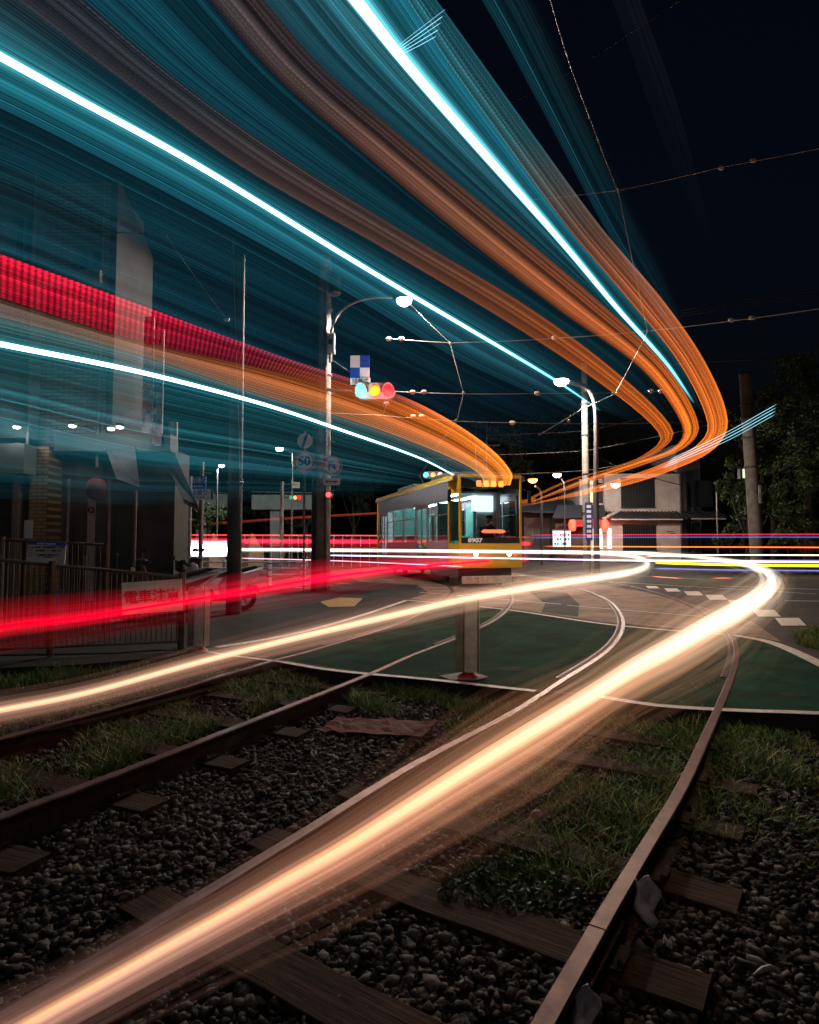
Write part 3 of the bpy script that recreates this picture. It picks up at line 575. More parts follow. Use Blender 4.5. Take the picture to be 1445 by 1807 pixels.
band('sign_light_streak', hB, hC, 3.08, 3.08, 26, [(0,(.02,.01,.012)),(.3,(.10,.04,.02)),(.55,(.50,.11,.015)),(.8,(.8,.17,.02)),(1,(1,.25,.03))], [(0,(.14,.15,.14)),(.4,(.16,.12,.09)),(.6,(.20,.10,.05)),(.8,(.4,.16,.07)),(1,(.6,.3,.1))], 'thin orange and grey streak ending at the tram roof', 'light streak', m=m_led, jit=.6)
band('window_light_veil', hC, hD + [(830,846),(845,856)], 3.06, 3.0, 34, [(0,(.02,.06,.065)),(.5,(.05,.08,.08)),(1,(.03,.03,.03))], [(0,(.03,.28,.32)),(.5,(.03,.24,.28)),(1,(.02,.1,.12))], 'teal ribbons above the lower white streak', 'light veil', kind='stuff', power=1.6)
band('window_light_veil', hD, hE, 3.0, 2.6, 80, [(0,(.02,.24,.28)),(.5,(.02,.19,.24)),(.9,(.02,.10,.12)),(1,(0,0,0))], [(0,(.012,.10,.125)),(.4,(.012,.09,.115)),(.8,(.008,.045,.06)),(1,(0,0,0))], 'teal ribbons of window light below the lower white streak', 'light veil', kind='stuff', power=.55, jit=.7, fill=.66, dens=3.2)
band('window_light_veil', hE, hF, 2.6, 1.9, 80, [(0,(.016,.13,.155)),(.3,(.012,.095,.12)),(.7,(.012,.07,.09)),(1,(0,0,0))], [(0,(.0003,.006,.008)),(.5,(.0006,.006,.008)),(1,(0,0,0))], 'faint teal ribbons over the shop front at left', 'light veil', kind='stuff', jit=.7, fill=.66, power=.6, dens=3.2)
core('ceiling_light_streak', [(-200,548,12),(-60,592,10),(0,607,9),(240,655,7.5),(460,712,6),(620,765,4.5),(740,808,3),(800,838,2)], 3.02, 'lower white streak from the left edge to the tram roof', [(0,(.9,1.4,1.5)),(.5,(.8,1.4,1.5)),(.8,(.6,1.0,1.1)),(1,(.3,.4,.5))])
# --- far continuation of the orange sweep and car light lines on the avenue
def line(name, pts, Y, r, c, label, n=10, cat='light streak', group=None, ends=True):
    P = [(p[0], p[1], r, Y) for p in pts]
    kk = [(0,(0,0,0)),(.02,c),(.98,c),(1,(0,0,0))] if ends else [(0,c),(1,c)]
    return bundle(name, P, 0, n, [(k, tuple(x*.8 for x in cc)) for k, cc in kk], label, cat, group, th=.34, gauss=.5, fall=.6, N=24)
gp = 'car light lines along the avenue'
band('sign_light_streak', [(945,878),(900,886),(820,892),(680,903),(520,912),(380,922),(250,930)], [(945,890),(900,896),(820,899),(680,907),(520,916),(380,926),(250,934)], 3.1, 3.1, 9, [(0,(.5,.12,.02)),(.4,(.5,.05,.02)),(1,(.25,.02,.008))], [(0,(.3,.05,.02)),(1,(.12,.02,.01))], 'thin orange red streak crossing the avenue behind the tram windows', 'light streak')
line('car_light_streak', [(308,969),(560,970),(900,973),(1165,976)], 19.75, 3.8, (.30,.25,.22), 'thick white car light line at kerb height from the scooters to the middle bend', 22, group=gp)
line('car_light_streak', [(306,968),(360,970),(412,970)], 31, 11, (1.6,1.6,1.7), 'blazing white burst of car headlights behind the scooter mirrors', 26)
line('car_light_streak', [(560,980),(800,984),(1150,990),(1600,994)], 19.65, 2.0, (.36,.30,.42), 'pale lilac car light line under the white one', 8, group=gp)
line('car_light_streak', [(300,955),(700,957),(940,960)], 34, 6.5, (.20,.003,.008), 'red car tail light band behind the utility pole', 22, group=gp)
line('car_light_streak', [(310,944),(640,945),(940,948)], 35, 1.3, (.6,.03,.03), 'thin red line above the red tail light band', 5, group=gp)
line('car_light_streak', [(935,944),(1200,943),(1700,942)], 28, 1.3, (.30,.008,.015), 'thin red line in front of the hedge at right', 5, group=gp)
line('car_light_streak', [(935,949),(1200,948),(1700,948)], 28, 1.5, (.02,.03,.13), 'blue line in front of the hedge at right', 8, group=gp)
line('car_light_streak', [(960,964),(1200,965),(1700,967)], 28, 1.6, (.45,.06,.01), 'orange line at the foot of the white building', 8, group=gp)
line('car_light_streak', [(1140,981),(1300,979),(1700,981)], 27.5, 1.6, (.7,.5,.42), 'pale line just above the yellow one at right', 6, group=gp)
line('car_light_streak', [(1120,989),(1300,990),(1700,993)], 27, 2.4, (.15,.12,.22), 'violet line just above the yellow one at right', 8, group=gp)
line('car_light_streak', [(1155,993),(1300,997),(1700,1001)], 26.5, 2.4, (.50,.50,.01), 'yellow line along the avenue at right', 12, group=gp)
line('car_light_streak', [(1150,1003),(1300,1006),(1700,1008)], 26, 1.8, (.05,.05,.16), 'dim blue line under the yellow one', 8, group=gp)
line('car_light_streak', [(420,985),(600,990),(820,1000)], 19.6, 1.2, (.35,.16,.2), 'pink line crossing in front of the guard rail', 8, group=gp)
line('car_light_streak', [(1150,1017),(1230,1022),(1280,1020),(1345,1027)], 26, .8, (.5,.10,.03), 'fine wavering orange line on the dark roadway', 4)
for i in range(4):
    line('blue_light_streak', [(1180-i*4,812+i*5),(1280,764+i*5),(1371-i,713+i*6)], 14, .7, (.16,.36,.44), ['topmost','second','third','lowest'][i]+' of four fine blue lines rising over the right pole', 3, group='fine blue lines over the right pole')
for i in range(5):
    line('blue_light_streak', [(688+i*3,92-i*0+i*-3+i*5),(735,55+i*7),(786-i*4,16+i*12)], 6, .8, (.25,.55,.70), ['topmost','second','third','fourth','lowest'][i]+' of five fine blue lines across the upper white streak', 3, group='fine blue lines at the top')
# ================================================================== TRAM AT REST
m_ty = mat('tram_yellow', (.75, .46, .02), .28, var=.12, scale=3)
m_tp = mat('tram_silver_pink', (.24, .17, .19), .35, .3, var=.15, scale=2.5)
m_blk = mat('black_trim', (.012, .012, .014), .35)
m_dg = mat('dark_grey_metal', (.06, .06, .065), .5, .4, var=.3, scale=10)
m_gl = glass('tram_glass', (.72, .8, .82)); m_gls = glass('window_glass', (.62, .72, .74))
m_int = mat('interior_wall', (.70, .74, .74), .6); m_seat = mat('seat_green', (.06, .28, .20), .8)
tram = thing('tram', 'yellow fronted tram standing on the left track beyond the crossing', 'tram', (1.60, 20.2, 0), R(15.7))
PL = [(0,0),(2.2,0),(2.36,.62),(2.36,11.0),(2.15,11.7),(.05,11.7),(-.16,11.0),(-.16,.62)]
def wall(b, p, q, z0, z1, t=.06):           # vertical panel between plan points
    d = Vector((q[0]-p[0], q[1]-p[1], 0)); L = d.length; d.normalize(); M = Matrix.Translation((p[0], p[1], 0)) @ Matrix.Rotation(math.atan2(d.y, d.x), 4, 'Z')
    b.box(0, L, 0, t, z0, z1, M); return b
def lerp2(p, q, t): return (p[0]+(q[0]-p[0])*t, p[1]+(q[1]-p[1])*t)
# front: yellow apron, dark windscreen surround
b = MB(); b.prism([(0,0),(2.2,0),(2.2,.10),(0,.10)], 'z', .62, 1.42); b.prism([(.03,-.02),(2.17,-.02),(2.17,.0),(.03,.0)], 'z', .62, .80); b.obj('front_apron', m_ty, tram, .03)
b = MB(); wall(b, (0,.02), (2.2,.02), 1.42, 1.60); b.obj('number_panel', m_blk, tram)
b = MB()
for x in (0.0, 2.13): b.box(x, x+.07, -.01, .09, 1.42, 3.62)
b.box(0, 2.2, -.01, .09, 3.56, 3.66); b.obj('front_frame', m_ty, tram, .015)
b = MB(); b.box(.07, 2.13, .03, .08, 3.22, 3.56); sg = b.obj('destination_sign', m_blk, tram)
m_ors = emit('sign_orange', (1.0, .28, .04), 1.6)
for i in range(4):
    b = MB(); b.prism([(.62+i*.26,3.27),(.77+i*.26,3.27),(.79+i*.26,3.33),(.77+i*.26,3.47),(.62+i*.26,3.47),(.60+i*.26,3.36)], 'y', .0225, .0275); b.obj('lit_character', m_ors, sg)
b = MB(); b.box(.07, 2.13, .045, .06, 1.60, 3.22); b.obj('windscreen', m_gl, tram)
b = MB(); b.tube([(.55,.02,1.66),(1.25,.0,2.2)], .012, 5); b.tube([(1.25,0,1.9),(1.25,0,2.5)], .01, 5); b.obj('wiper', m_blk, tram)
text('8907', .19, (.55, .012, 1.51), emit('number_white', (.8,.8,.78), .25), tram, name='fleet_number', bold=.004, sx=1.3)
m_redrefl = emit('reflection_red', (1.0, .05, .02), 5.0); m_hl = emit('head_lamp', (1.0, .75, .45), 6.0)
b = MB(); b.prism([(.78,1.80),(.86,1.76),(1.50,1.76),(1.60,1.80),(1.50,1.86),(.86,1.86)], 'y', -.05, .04); b.obj('red_reflection_bar', m_redrefl, tram, .01)  # reflection on the windscreen built as a glowing red bar, not a lamp
for x in (.55, 1.72):
    b = MB(); b.disc((x, -.0, 1.08), .085, .05); l = b.obj('headlight', m_hl, tram)
    MB().lathe([(.088,.0),(.105,.0),(.105,.04),(.088,.04)], (x,0,1.08), 20, Matrix.Rotation(R(90),4,'X')).obj('headlight_ring', m_dg, l)
for x in (.30, 1.95): MB().disc((x, -.0, 1.08), .05, .03).obj('marker_lamp', emit('marker_red', (1,.06,.03), 2.5), tram)
# corner cab panels
for s, (p, q) in enumerate((((-.16,.62),(0,.06)), ((2.2,.06),(2.36,.62)))):
    b = MB(); wall(b, p, q, .62, 1.42); wall(b, p, q, 3.05, 3.62); wall(b, p, lerp2(p,q,.1), 1.42, 3.05); b.obj('cab_corner', m_ty, tram)
    b = MB(); wall(b, lerp2(p,q,.1), q, 1.42, 3.05, .012); b.obj('cab_window', m_gl, tram)
# sides: lower panel, upper panel, pillars, panes, doors
def side(x, xo):
    lo = MB(); segs = [(.62,3.0),(4.45,9.2),(10.3,11.0)]
    for a, c in segs: lo.box(min(x,xo), max(x,xo), a, c, .60, 1.50)
    lo.obj('lower_side_panel', m_tp, tram, .01)
    MB().box(min(x,xo), max(x,xo), .62, 11.0, 2.88, 3.52).obj('upper_side_panel', m_tp, tram, .01)
    for yy in (.62, 1.75, 2.92, 4.45, 6.3, 8.0, 9.14, 10.3, 10.9): MB().box(min(x,xo), max(x,xo), yy, yy+.09, 1.50, 2.88).obj('pillar', m_tp, tram)
    for a, c in ((.71,1.75),(1.84,2.92),(4.54,6.3),(6.39,8.0),(8.09,9.14),(10.39,10.9)):
        w = MB().box(x+.02 if x < xo else xo+.02, (x+.035) if x < xo else xo+.035, a, c, 1.50, 2.88).obj('side_window', m_gls, tram)
        MB().box(min(x,xo)-.003, min(x,xo)+.03, a, c, 2.38, 2.42).obj('window_bar', m_tp, w)
    for a, c in ((3.01,4.45),(9.23,10.3)):
        d = MB()
        for z0, z1 in ((.50,.95),(2.72,2.88)): d.box(min(x,xo)+.01, max(x,xo)-.01, a, c, z0, z1)
        mid = (a+c)/2
        for yy in (a, mid-.05, mid+.01, c-.06): d.box(min(x,xo)+.01, max(x,xo)-.01, yy, yy+.05, .95, 2.72)
        dd = d.obj('door', m_tp, tram); MB().box((x+xo)/2-.008, (x+xo)/2+.008, a+.05, c-.06, .95, 2.72).obj('door_glass', m_gls, dd)
side(-.16, -.11); side(2.31, 2.36)
b = MB(); wall(b, (-.16,11.0), (.05,11.7), .6, 3.6); wall(b, (.05,11.7), (2.15,11.7), .6, 1.5); wall(b, (.05,11.7),(2.15,11.7), 3.0, 3.6); wall(b, (2.15,11.7),(2.36,11.0), .6, 3.6); b.obj('rear_wall', m_ty, tram)
b = MB(); prof = [(-.18,3.50),(-.13,3.66),(.15,3.76),(2.05,3.76),(2.33,3.66),(2.38,3.50),(2.30,3.50),(-.10,3.50)]
b.prism(prof, 'y', .10, 11.6); b.obj('roof', m_tp, tram)
b = MB(); b.prism([(-.20,3.47),(-.20,3.56),(-.12,3.68),(-.10,3.66),(-.17,3.54),(-.17,3.47)], 'y', .08, 11.5); b.obj('roof_edge_stripe', m_ty, tram)
b = MB(); b.box(.5, 1.7, 2.6, 4.6, 3.76, 4.05); b.box(.45, 1.75, 7.0, 9.6, 3.76, 4.02); b.obj('roof_unit', mat('roof_unit_grey', (.20,.2,.2), .6, var=.3), tram, .05)
b = MB(); b.tube([(.5,5.4,3.8),(.5,6.2,4.3),(.8,5.5,4.9)], .025, 6); b.tube([(1.7,5.4,3.8),(1.7,6.2,4.3),(1.4,5.5,4.9)], .025, 6); b.tube([(.45,5.5,4.92),(1.75,5.5,4.92)], .03, 6); b.obj('pantograph', m_dg, tram)
b = MB(); b.box(0, 2.2, .1, 11.5, .78, .86); b.obj('floor', m_dg, tram)
b = MB(); b.box(0, 2.2, 1.6, 11.5, 3.18, 3.24); b.obj('ceiling_panel', m_int, tram)
b = MB(); b.box(.05, 2.15, 11.2, 11.25, .86, 3.2); b.box(1.25,2.15,1.62,1.66,.86,3.2); b.obj('interior_partition', m_int, tram)
m_cl = emit('ceiling_tube', (.85, 1.0, 1.0), 24.0)
for x in (.55, 1.6): MB().box(x, x+.16, 1.9, 10.8, 3.13, 3.17).obj('ceiling_lamp', m_cl, tram)
MB().box(1.05,1.85,1.56,1.60,2.55,3.1).obj('cab_light_panel', emit('cab_white', (.75,.9,1.0), 2.4), tram)
m_mint = mat('mint_panel', (.22,.55,.48), .5, var=.5, scale=1.3)
for y0, y1 in ((.9,1.3),(2.1,2.5),(4.7,4.95),(5.5,6.0),(6.6,7.0),(7.4,7.8),(8.3,8.6)): MB().box(.0, .42, y0, y0+.03, 1.50, 2.85).obj('mint_partition', m_mint, tram)
for y0 in (3.0,4.3,5.6,7.0,8.4,9.8): MB().box(2.16, 2.19, y0, y0+.8, 1.50, 2.85).obj('window_blind', m_mint, tram)
for y0 in (4.6, 6.6):
    for x0 in (-.05, 1.75):
        b = MB(); b.box(x0, x0+.45, y0, y0+1.6, .86, 1.30); b.box(x0 if x0 < 1 else x0+.35, x0+.10 if x0 < 1 else x0+.45, y0, y0+1.6, 1.30, 1.75); b.obj('bench_seat', m_seat, tram, .03)
b = MB()
for y0 in (2.0, 4.0, 6.2, 8.4): b.tube([(.5,y0,.86),(.5,y0,3.18)], .018, 6); b.tube([(1.7,y0,.86),(1.7,y0,3.18)], .018, 6)
b.tube([(.4,2,2.75),(.4,10.5,2.75)], .015, 6); b.tube([(1.8,2,2.75),(1.8,10.5,2.75)], .015, 6); b.obj('grab_rails', m_tp, tram)
b = MB(); b.prism([(.4,.35),(1.1,.35),(1.1,.75),(.4,.62)], 'z', 1.0, 1.5); b.obj('driver_console', m_blk, tram, .02)
b = MB(); b.box(.15, 2.05, .5, 3.6, .28, .60); b.box(.15, 2.05, 7.6, 10.8, .28, .60); b.obj('underframe', m_blk, tram, .02)
for y0 in (.9, 2.6, 8.2, 10.0):
    for x in (.36, 1.73): MB().lathe([(.10,-.05),(.30,-.05),(.33,-.03),(.33,.0),(.30,.05),(.10,.05)], (x+.07, y0, .34), 24, Matrix.Rotation(R(90),4,'Y')).obj('wheel', m_dg, tram)
m_board = mat('lifeguard_board', (.80, .76, .60), .6, var=.3, scale=5)
b = MB(); b.box(-.02, 2.22, -.32, -.27, .14, .38); b.box(.25,.33,-.27,.5,.22,.30); b.box(1.87,1.95,-.27,.5,.22,.30); lb = b.obj('lifeguard_board', m_board, tram, .01)
b = MB(); [b.disc((x, -.32, z), .018, .02, 8) for x in (.5,1.7) for z in (.21,.31)]; b.obj('bolts', m_dg, lb)
for x in (-.32, 2.5):
    b = MB(); b.tube([(x*.8+.2, .25, 3.3),(x, .05, 3.15)], .015, 5); b.box(x-.06, x+.06, .02, .06, 2.75, 3.15); b.obj('wing_mirror', m_blk, tram, .01)
# ---- driver (one skinned body)
def person(name, joints, edges, label, loc, m, rz=0, root=0):
    me = bpy.data.meshes.new(name); me.from_pydata([j[:3] for j in joints], edges, []); o = bpy.data.objects.new(name, me); COL.objects.link(o)
    sk = o.modifiers.new('skin', 'SKIN'); ly = me.skin_vertices[0] if me.skin_vertices else None
    for i, j in enumerate(joints): ly.data[i].radius = (j[3], j[4] if len(j) > 4 else j[3])
    ly.data[root].use_root = True; sb = o.modifiers.new('sub', 'SUBSURF'); sb.levels = sb.render_levels = 2
    me.materials.append(m); o.location = loc; o.rotation_euler = (0,0,rz); return tag(o, label, 'person')
dj = [(0,0,0,.17,.13),(0,.02,.22,.16,.12),(0,.01,.45,.20,.12),(0,-.01,.56,.06,.06),(0,-.04,.66,.085,.10),(0,-.04,.78,.08,.095),
      (-.19,0,.47,.06),(-.25,-.14,.24,.045),(-.18,-.36,.26,.036),(-.17,-.44,.27,.03),(.19,0,.47,.06),(.26,-.10,.22,.045),(.18,-.34,.22,.036),(.17,-.42,.22,.03),
      (-.10,-.20,-.02,.085),(-.11,-.44,-.02,.07),(-.11,-.46,-.40,.05),(.10,-.20,-.02,.085),(.11,-.44,-.02,.07),(.11,-.46,-.40,.05)]
de = [(0,1),(1,2),(2,3),(3,4),(4,5),(2,6),(6,7),(7,8),(8,9),(2,10),(10,11),(11,12),(12,13),(0,14),(14,15),(15,16),(0,17),(17,18),(18,19)]
dl = tram.matrix_basis @ Vector((1.42, 1.05, 1.55)); dl = Matrix.Translation(tram.location) @ Matrix.Rotation(R(15.7), 4, 'Z') @ Vector((1.45, 1.0, 1.50))
drv = person('person', dj, de, 'tram driver in a dark grey uniform seated behind the windscreen', dl, mat('uniform_grey', (.07,.08,.09), .9, var=.3), R(15.7))
b = MB(); b.lathe([(.0,.13),(.10,.12),(.125,.06),(.12,.02),(.0,.02)], (0,-.04,.76), 18); b.prism([(-.09,-.24),(.09,-.24),(.11,-.14),(-.11,-.14)], 'z', .775, .79); b.obj('cap', mat('cap_navy', (.02,.025,.05), .8), drv)
b = MB(); b.lathe([(.0,-.02),(.07,.0),(.082,.06),(.075,.12),(.03,.14)], (0,-.058,.635), 16); b.tube([(0,-.14,.70),(0,-.165,.685),(0,-.14,.675)], .012, 5); b.obj('face', mat('skin', (.45,.27,.19), .6), drv)
b = MB(); b.box(-.25,.25,-.2,.3,-.28,-.16); b.box(-.24,.24,.24,.32,-.16,.5); ch = b.obj('driver_seat', m_blk, tram, .03); ch.location = (1.45,1.0,1.50)

# ================================================================== POLES, LAMPS, SIGNALS
m_cpole = mat('concrete_pole', (.28, .26, .24), .85, var=.45, scale=3, bump=.3, bscale=30)
m_spole = mat('steel_pole', (.20, .18, .17), .45, .5, var=.25, scale=5)
m_dpole = mat('dark_pole', (.035, .04, .045), .6, var=.4, scale=4)
m_lamp = emit('street_lamp_glow', (1.0, .86, .70), 26.0); m_lampw = emit('white_lamp_glow', (.75, .92, 1.0), 16.0)
m_lampo = emit('orange_lamp_glow', (1.0, .30, .04), 16.0)
def pole_at(px, pyb, pyt, Y, rb, rt):
    p0 = D(px, pyb, Y); p0.z = 0; return p0, D(px, pyt, Y).z
def glowlamp(parent, loc, col, power, rad=.15, name='lamp_light', down=False):
    l = bpy.data.lights.new(name, 'SPOT' if down else 'POINT'); l.energy = power
    if down: l.spot_size = R(176); l.spot_blend = .12
    l.color = col; l.shadow_soft_size = rad; o = bpy.data.objects.new(name, l); COL.objects.link(o); o.parent = parent; o.location = loc
# utility pole group at px 568
Y = 19.0; c = D(569, 1040, Y); ztop = D(569, 455, Y).z
up = thing('utility_pole', 'tall concrete utility pole with conduits standing beside the two round road signs', 'utility pole', (c.x, Y, 0))
MB().tube([(0,0,-.1),(0,0,ztop)], [.235,.20], 20).obj('shaft', m_cpole, up)
MB().tube([(.14,-.25,0),(.10,-.24,4),(.07,-.22,ztop-.8)], .045, 8).obj('conduit', m_spole, up)
MB().tube([(-.28,-.02,0),(-.27,0,ztop-.3)], .07, 8).obj('cable_duct', m_dpole, up)
for z in (3.2, 4.9, 6.1, 6.55, 7.5, 8.6): MB().lathe([(.225,-.03),(.25,-.03),(.25,.03),(.225,.03)], (0,0,z), 20).obj('steel_band', m_spole, up)
b = MB(); b.tube([(-.22,-.25,7.0),(.3,-.2,ztop-2.6)], .01, 4)
for i in range(9): zz = 3 + i*.75; b.tube([(-.34 if i % 2 else .22, -.05, zz),(-.16 if i % 2 else .34, -.05, zz)], .012, 5)
b.obj('foot_pegs', m_spole, up)
tf = D(592, 505, Y)
b = MB(); b.lathe([(.0,-.30),(.16,-.30),(.19,-.26),(.17,-.24),(.17,.27),(.15,.31),(.0,.32)], (0,0,0), 20); t = b.obj('transformer', m_spole); t.location = tf; t.location.y -= .1
tag(t, 'small grey transformer can clamped near the top of the utility pole', 'transformer')
MB().box(-.24,-.15,-.03,.03,-.15,.2).obj('bracket', m_dg, t)
cb = D(586, 612, Y)
b = MB(); b.box(-.12,.12,-.12,.12,-.30,.30); t = b.obj('control_box', mat('box_grey', (.33,.33,.30), .6, var=.3), None, .02); t.location = (cb.x, Y-.28, cb.z); tag(t, 'grey control box strapped to the utility pole below the lamp arm', 'control box')
MB().box(-.07,.07,-.135,-.121,-.05,.1).obj('front_label', m_blk, t)
# street lamp 1 on the pole
def arm_lamp(label, pts, Y, r, head, hr, m, mhead, power, colr, group='street lamps of the junction', base=None, light=True):
    P = [D(p[0], p[1], Y) for p in pts]; o0 = Vector((P[0].x, Y, 0)) if base is None else base
    t = thing('street_lamp', label, 'street lamp', o0, 0, group)
    Q = [Vector(q) for q in spline([tuple(p) for p in P], 24)] if len(P) > 2 else P
    loc = [q - o0 for q in Q]
    if base is None: MB().tube([(loc[0].x, 0, -.05), loc[0]], [r*1.35, r*1.1], 12).obj('pole', m, t)
    MB().tube(loc, r, 10).obj('arm', m, t)
    h = D(head[0], head[1], Y) - o0
    hd = MB(); hd.lathe([(.0,.16),(.10,.15),(hr*.75,.09),(hr*1.05,.02),(hr,.0)], (h.x,h.y,h.z), 20); hd = hd.obj('lamp_head', m_dg, t)
    g = MB(); g.lathe([(hr*.98,.0),(hr*.9,-hr*.35),(hr*.55,-hr*.68),(.0,-hr*.8)], (h.x,h.y,h.z), 20); g.obj('lamp_globe', mhead, hd)
    if light: glowlamp(t, (h.x, h.y, h.z - hr*1.2), colr, power, down=power not in (1500,))
    return t
arm_lamp('street lamp on a curved arm fixed to the utility pole, over the traffic signal', [(583,640),(583,600),(590,566),(612,540),(650,526),(692,524)], Y-.3, .05, (713,529), .24, m_spole, m_lamp, 2000, (1,.86,.72), base=Vector((cb.x, Y-.3, 3)))
arm_lamp('tall street lamp with a curved arm beside the slim concrete pole', [(1051,860),(1052,740),(1046,700),(1030,682),(1003,674)], 30, .12, (990,671), .36, m_spole, m_lamp, 4200, (1,.84,.68))
arm_lamp('small distant street lamp with an amber light above the tram roof', [(955,900),(955,872),(950,862),(944,858)], 44, .07, (940,846), .33, m_dg, m_lampo, 500, (1,.4,.1))
arm_lamp('small distant street lamp with a cold white light right of the amber one', [(996,900),(996,860),(993,848),(988,843)], 50, .06, (983,837), .34, m_dg, m_lampw, 700, (.8,.92,1))
arm_lamp('far street lamp with a greenish white light left of the round road signs', [(515,900),(517,812),(512,798),(502,793)], 46, .06, (493,791), .30, m_spole, m_lampw, 900, (.8,1,.9))
arm_lamp('far slender street lamp above the white avenue sign', [(383,902),(383,835),(384,826),(388,822)], 46, .07, (391,821), .22, m_spole, m_lampw, 600, (.75,.95,1))
arm_lamp('shaded lamp with an added light on a short arm in front of the white building', [(1052,1000),(1053,870),(1058,860),(1068,856)], 46, .08, (1086,853), .38, m_spole, emit('dim_shade', (1,.85,.7), 1.4), 1500, (1,.85,.72))  # light added to this lamp to brighten the white building
# slim concrete pole next to lamp 2, with signs
def plain_pole(name, label, px, pyt, Y, rb, rt, m, lean=0, group=None, bands=()):
    c = D(px, 1000, Y); t = thing(name, label, 'utility pole', (c.x, Y, 0), 0, group); zt = D(px, pyt, Y).z
    MB().tube([(0,0,-.2),(lean,0,zt)], [rb, rt], 18).obj('shaft', m, t)
    MB().lathe([(rt*1.04,-.05),(rt*1.06,.05),(.0,.08)], (lean,0,zt), 18).obj('cap', m_dpole, t)
    for z in bands: MB().lathe([(rb*1.0,-.03),(rb*1.06,-.03),(rb*1.06,.03),(rb*1.0,.03)], (lean*z/zt,0,z), 18).obj('steel_band', m_dg, t)
    return t
sp = plain_pole('utility_pole', 'slim concrete pole behind the tall street lamp, carrying a long blue lettered plate', 1036, 640, 32, .20, .15, m_cpole, bands=(3,5,7,8.6,9.4))
o = thing('plate_sign', 'long narrow blue and white lettered plate strapped to the slim concrete pole', 'sign', D(1039,920,31.7))
MB().box(-.18,.18,-.02,.02,-.95,.95).obj('plate', mat('plate_blue', (.03,.05,.28), .4), o)
for i in range(7): MB().box(-.11,.11,-.03,-.021,-.82+i*.25,-.82+i*.25+.14).obj('lettering', mat('plate_white', (.8,.8,.8), .4), o)
o = thing('lit_sign', 'rounded vertical lit shop sign hanging beside the slim concrete pole', 'sign', D(1047,868,31.6))
MB().prism([(-.16,-.48),(-.10,-.54),(.10,-.54),(.16,-.48),(.16,.48),(.10,.54),(-.10,.54),(-.16,.48)], 'y', -.06, .06).obj('panel', emit('sign_cream', (1,.72,.5), .55), o)
text('駅前\n通り', .20, (0,-.065,.18), m_blk, o)
rp = plain_pole('utility_pole', 'thick bare concrete pole in front of the dark trees at right', 1338, 660, 34, .36, .30, mat('weathered_concrete', (.15, .125, .105), .9, var=.5, scale=2, bump=.4, bscale=25), lean=-.42, bands=(5.6,7.2,8.3,9.0))
MB().box(-.08,.02,-.45,-.36,3.6,4.6).obj('conduit_box', m_cpole, rp)
dp = plain_pole('utility_pole', 'thick black pole rising behind the parked scooters', 413, 455, 12.5, .15, .13, m_dpole, bands=(2.6,4.3))
tp = plain_pole('wire_pole', 'slender grey pole against the white building corner', 1268, 862, 45, .07, .06, m_spole)
# traffic signal
m_sig = mat('signal_grey', (.25,.25,.25), .5, .2)
def signal(label, px, py, Y, w, cols, h=None, rz=0, cat='traffic light', group=None):
    c = D(px, py, Y); t = thing('traffic_light', label, cat, c, rz, group); n = len(cols); h = h or w/n*.98
    b = MB(); e = h/2; pts = []
    for k in range(9): a = R(90 + k*22.5); pts.append((-w/2+e + e*math.cos(a), e*math.sin(a)))
    for k in range(9): a = R(-90 + k*22.5); pts.append((w/2-e + e*math.cos(a), e*math.sin(a)))
    b.prism(pts, 'y', -.02, h*.5); b.obj('housing', m_sig, t)
    for i, cc in enumerate(cols):
        x = -w/2 + w/n*(i+.5); r = h*.32
        l = MB().disc((x, -.021, 0), r, .02).obj('lens', cc, t)
        vs = []; M = 12
        b = MB()
        for k in range(M+1):
            a = R(-10 + 200*k/M)
            for rr in (r*1.02, r*1.12):
                for yy in (-.02, -.02 - h*.55*(.35+.65*max(0, math.sin(a)))): b.v.append((x + rr*math.cos(a), yy, rr*math.sin(a)))
        for k in range(M):
            q = k*4; b.f += [(q,q+1,q+5,q+4),(q+2,q+6,q+7,q+3),(q+1,q+3,q+7,q+5),(q,q+4,q+6,q+2)]; b.sm += [False]*4
        b.obj('visor', m_sig, l)
    return t
g_ = emit('lens_green', (.08,.85,.90), 1.3); a_ = emit('lens_amber', (1.0,.42,.0), 1.25); r_ = emit('lens_red', (1.0,.012,.014), 1.6)
s1 = signal('large horizontal traffic signal with all three lenses glowing beside the utility pole', 661, 690, 18.6, 1.22, [g_,a_,r_], .50)
MB().tube([(-1.5,.15,.08),(-.55,.15,.05)], .035, 8).obj('mounting_arm', m_spole, s1)
MB().tube([(-1.45,.2,1.1),(-.35,.15,.35)], .015, 6).obj('stay_rod', m_spole, s1)
glowlamp(s1, (.42,-.5,-.0), (1,.08,.10), 60, .1); glowlamp(s1, (-.4,-.5,0), (.1,.9,.9), 25, .1)
signal('small distant traffic signal with pale lenses above the left corner of the tram roof', 764, 838, 26, .86, [emit('lens_green2',(.1,.9,.8),3.5), emit('lens_amber2',(1,.4,.1),2.0), emit('lens_red2',(1,.45,.35),3.5)], .30)
t = signal('small distant traffic signal with red and green lenses left of the round speed sign', 521, 878, 34, .66, [emit('lens_dim',(.05,.45,.38),.8), emit('lens_or',(1,.25,.05),3), r_], .30)
MB().tube([(-.8,.15,.02),(-.3,.15,.02)], .03, 6).obj('mounting_arm', m_spole, t)
t = signal('single red traffic lens on the shaft of the utility pole', 580, 873, 18.6, .24, [emit('lens_red3',(1,.06,.05),4)], .24)
o = thing('signal_pole', 'grey post with a side arm holding the small red and green signal', 'pole', D(497,960,34)); o.location.z = 0
MB().tube([(0,0,-.1),(0,0,D(497,850,34).z)], .10, 10).obj('shaft', m_spole, o); MB().tube([(0,0,D(0,855,34).z),(.8,0,D(0,853,34).z)], .03, 6).obj('side_arm', m_spole, o)
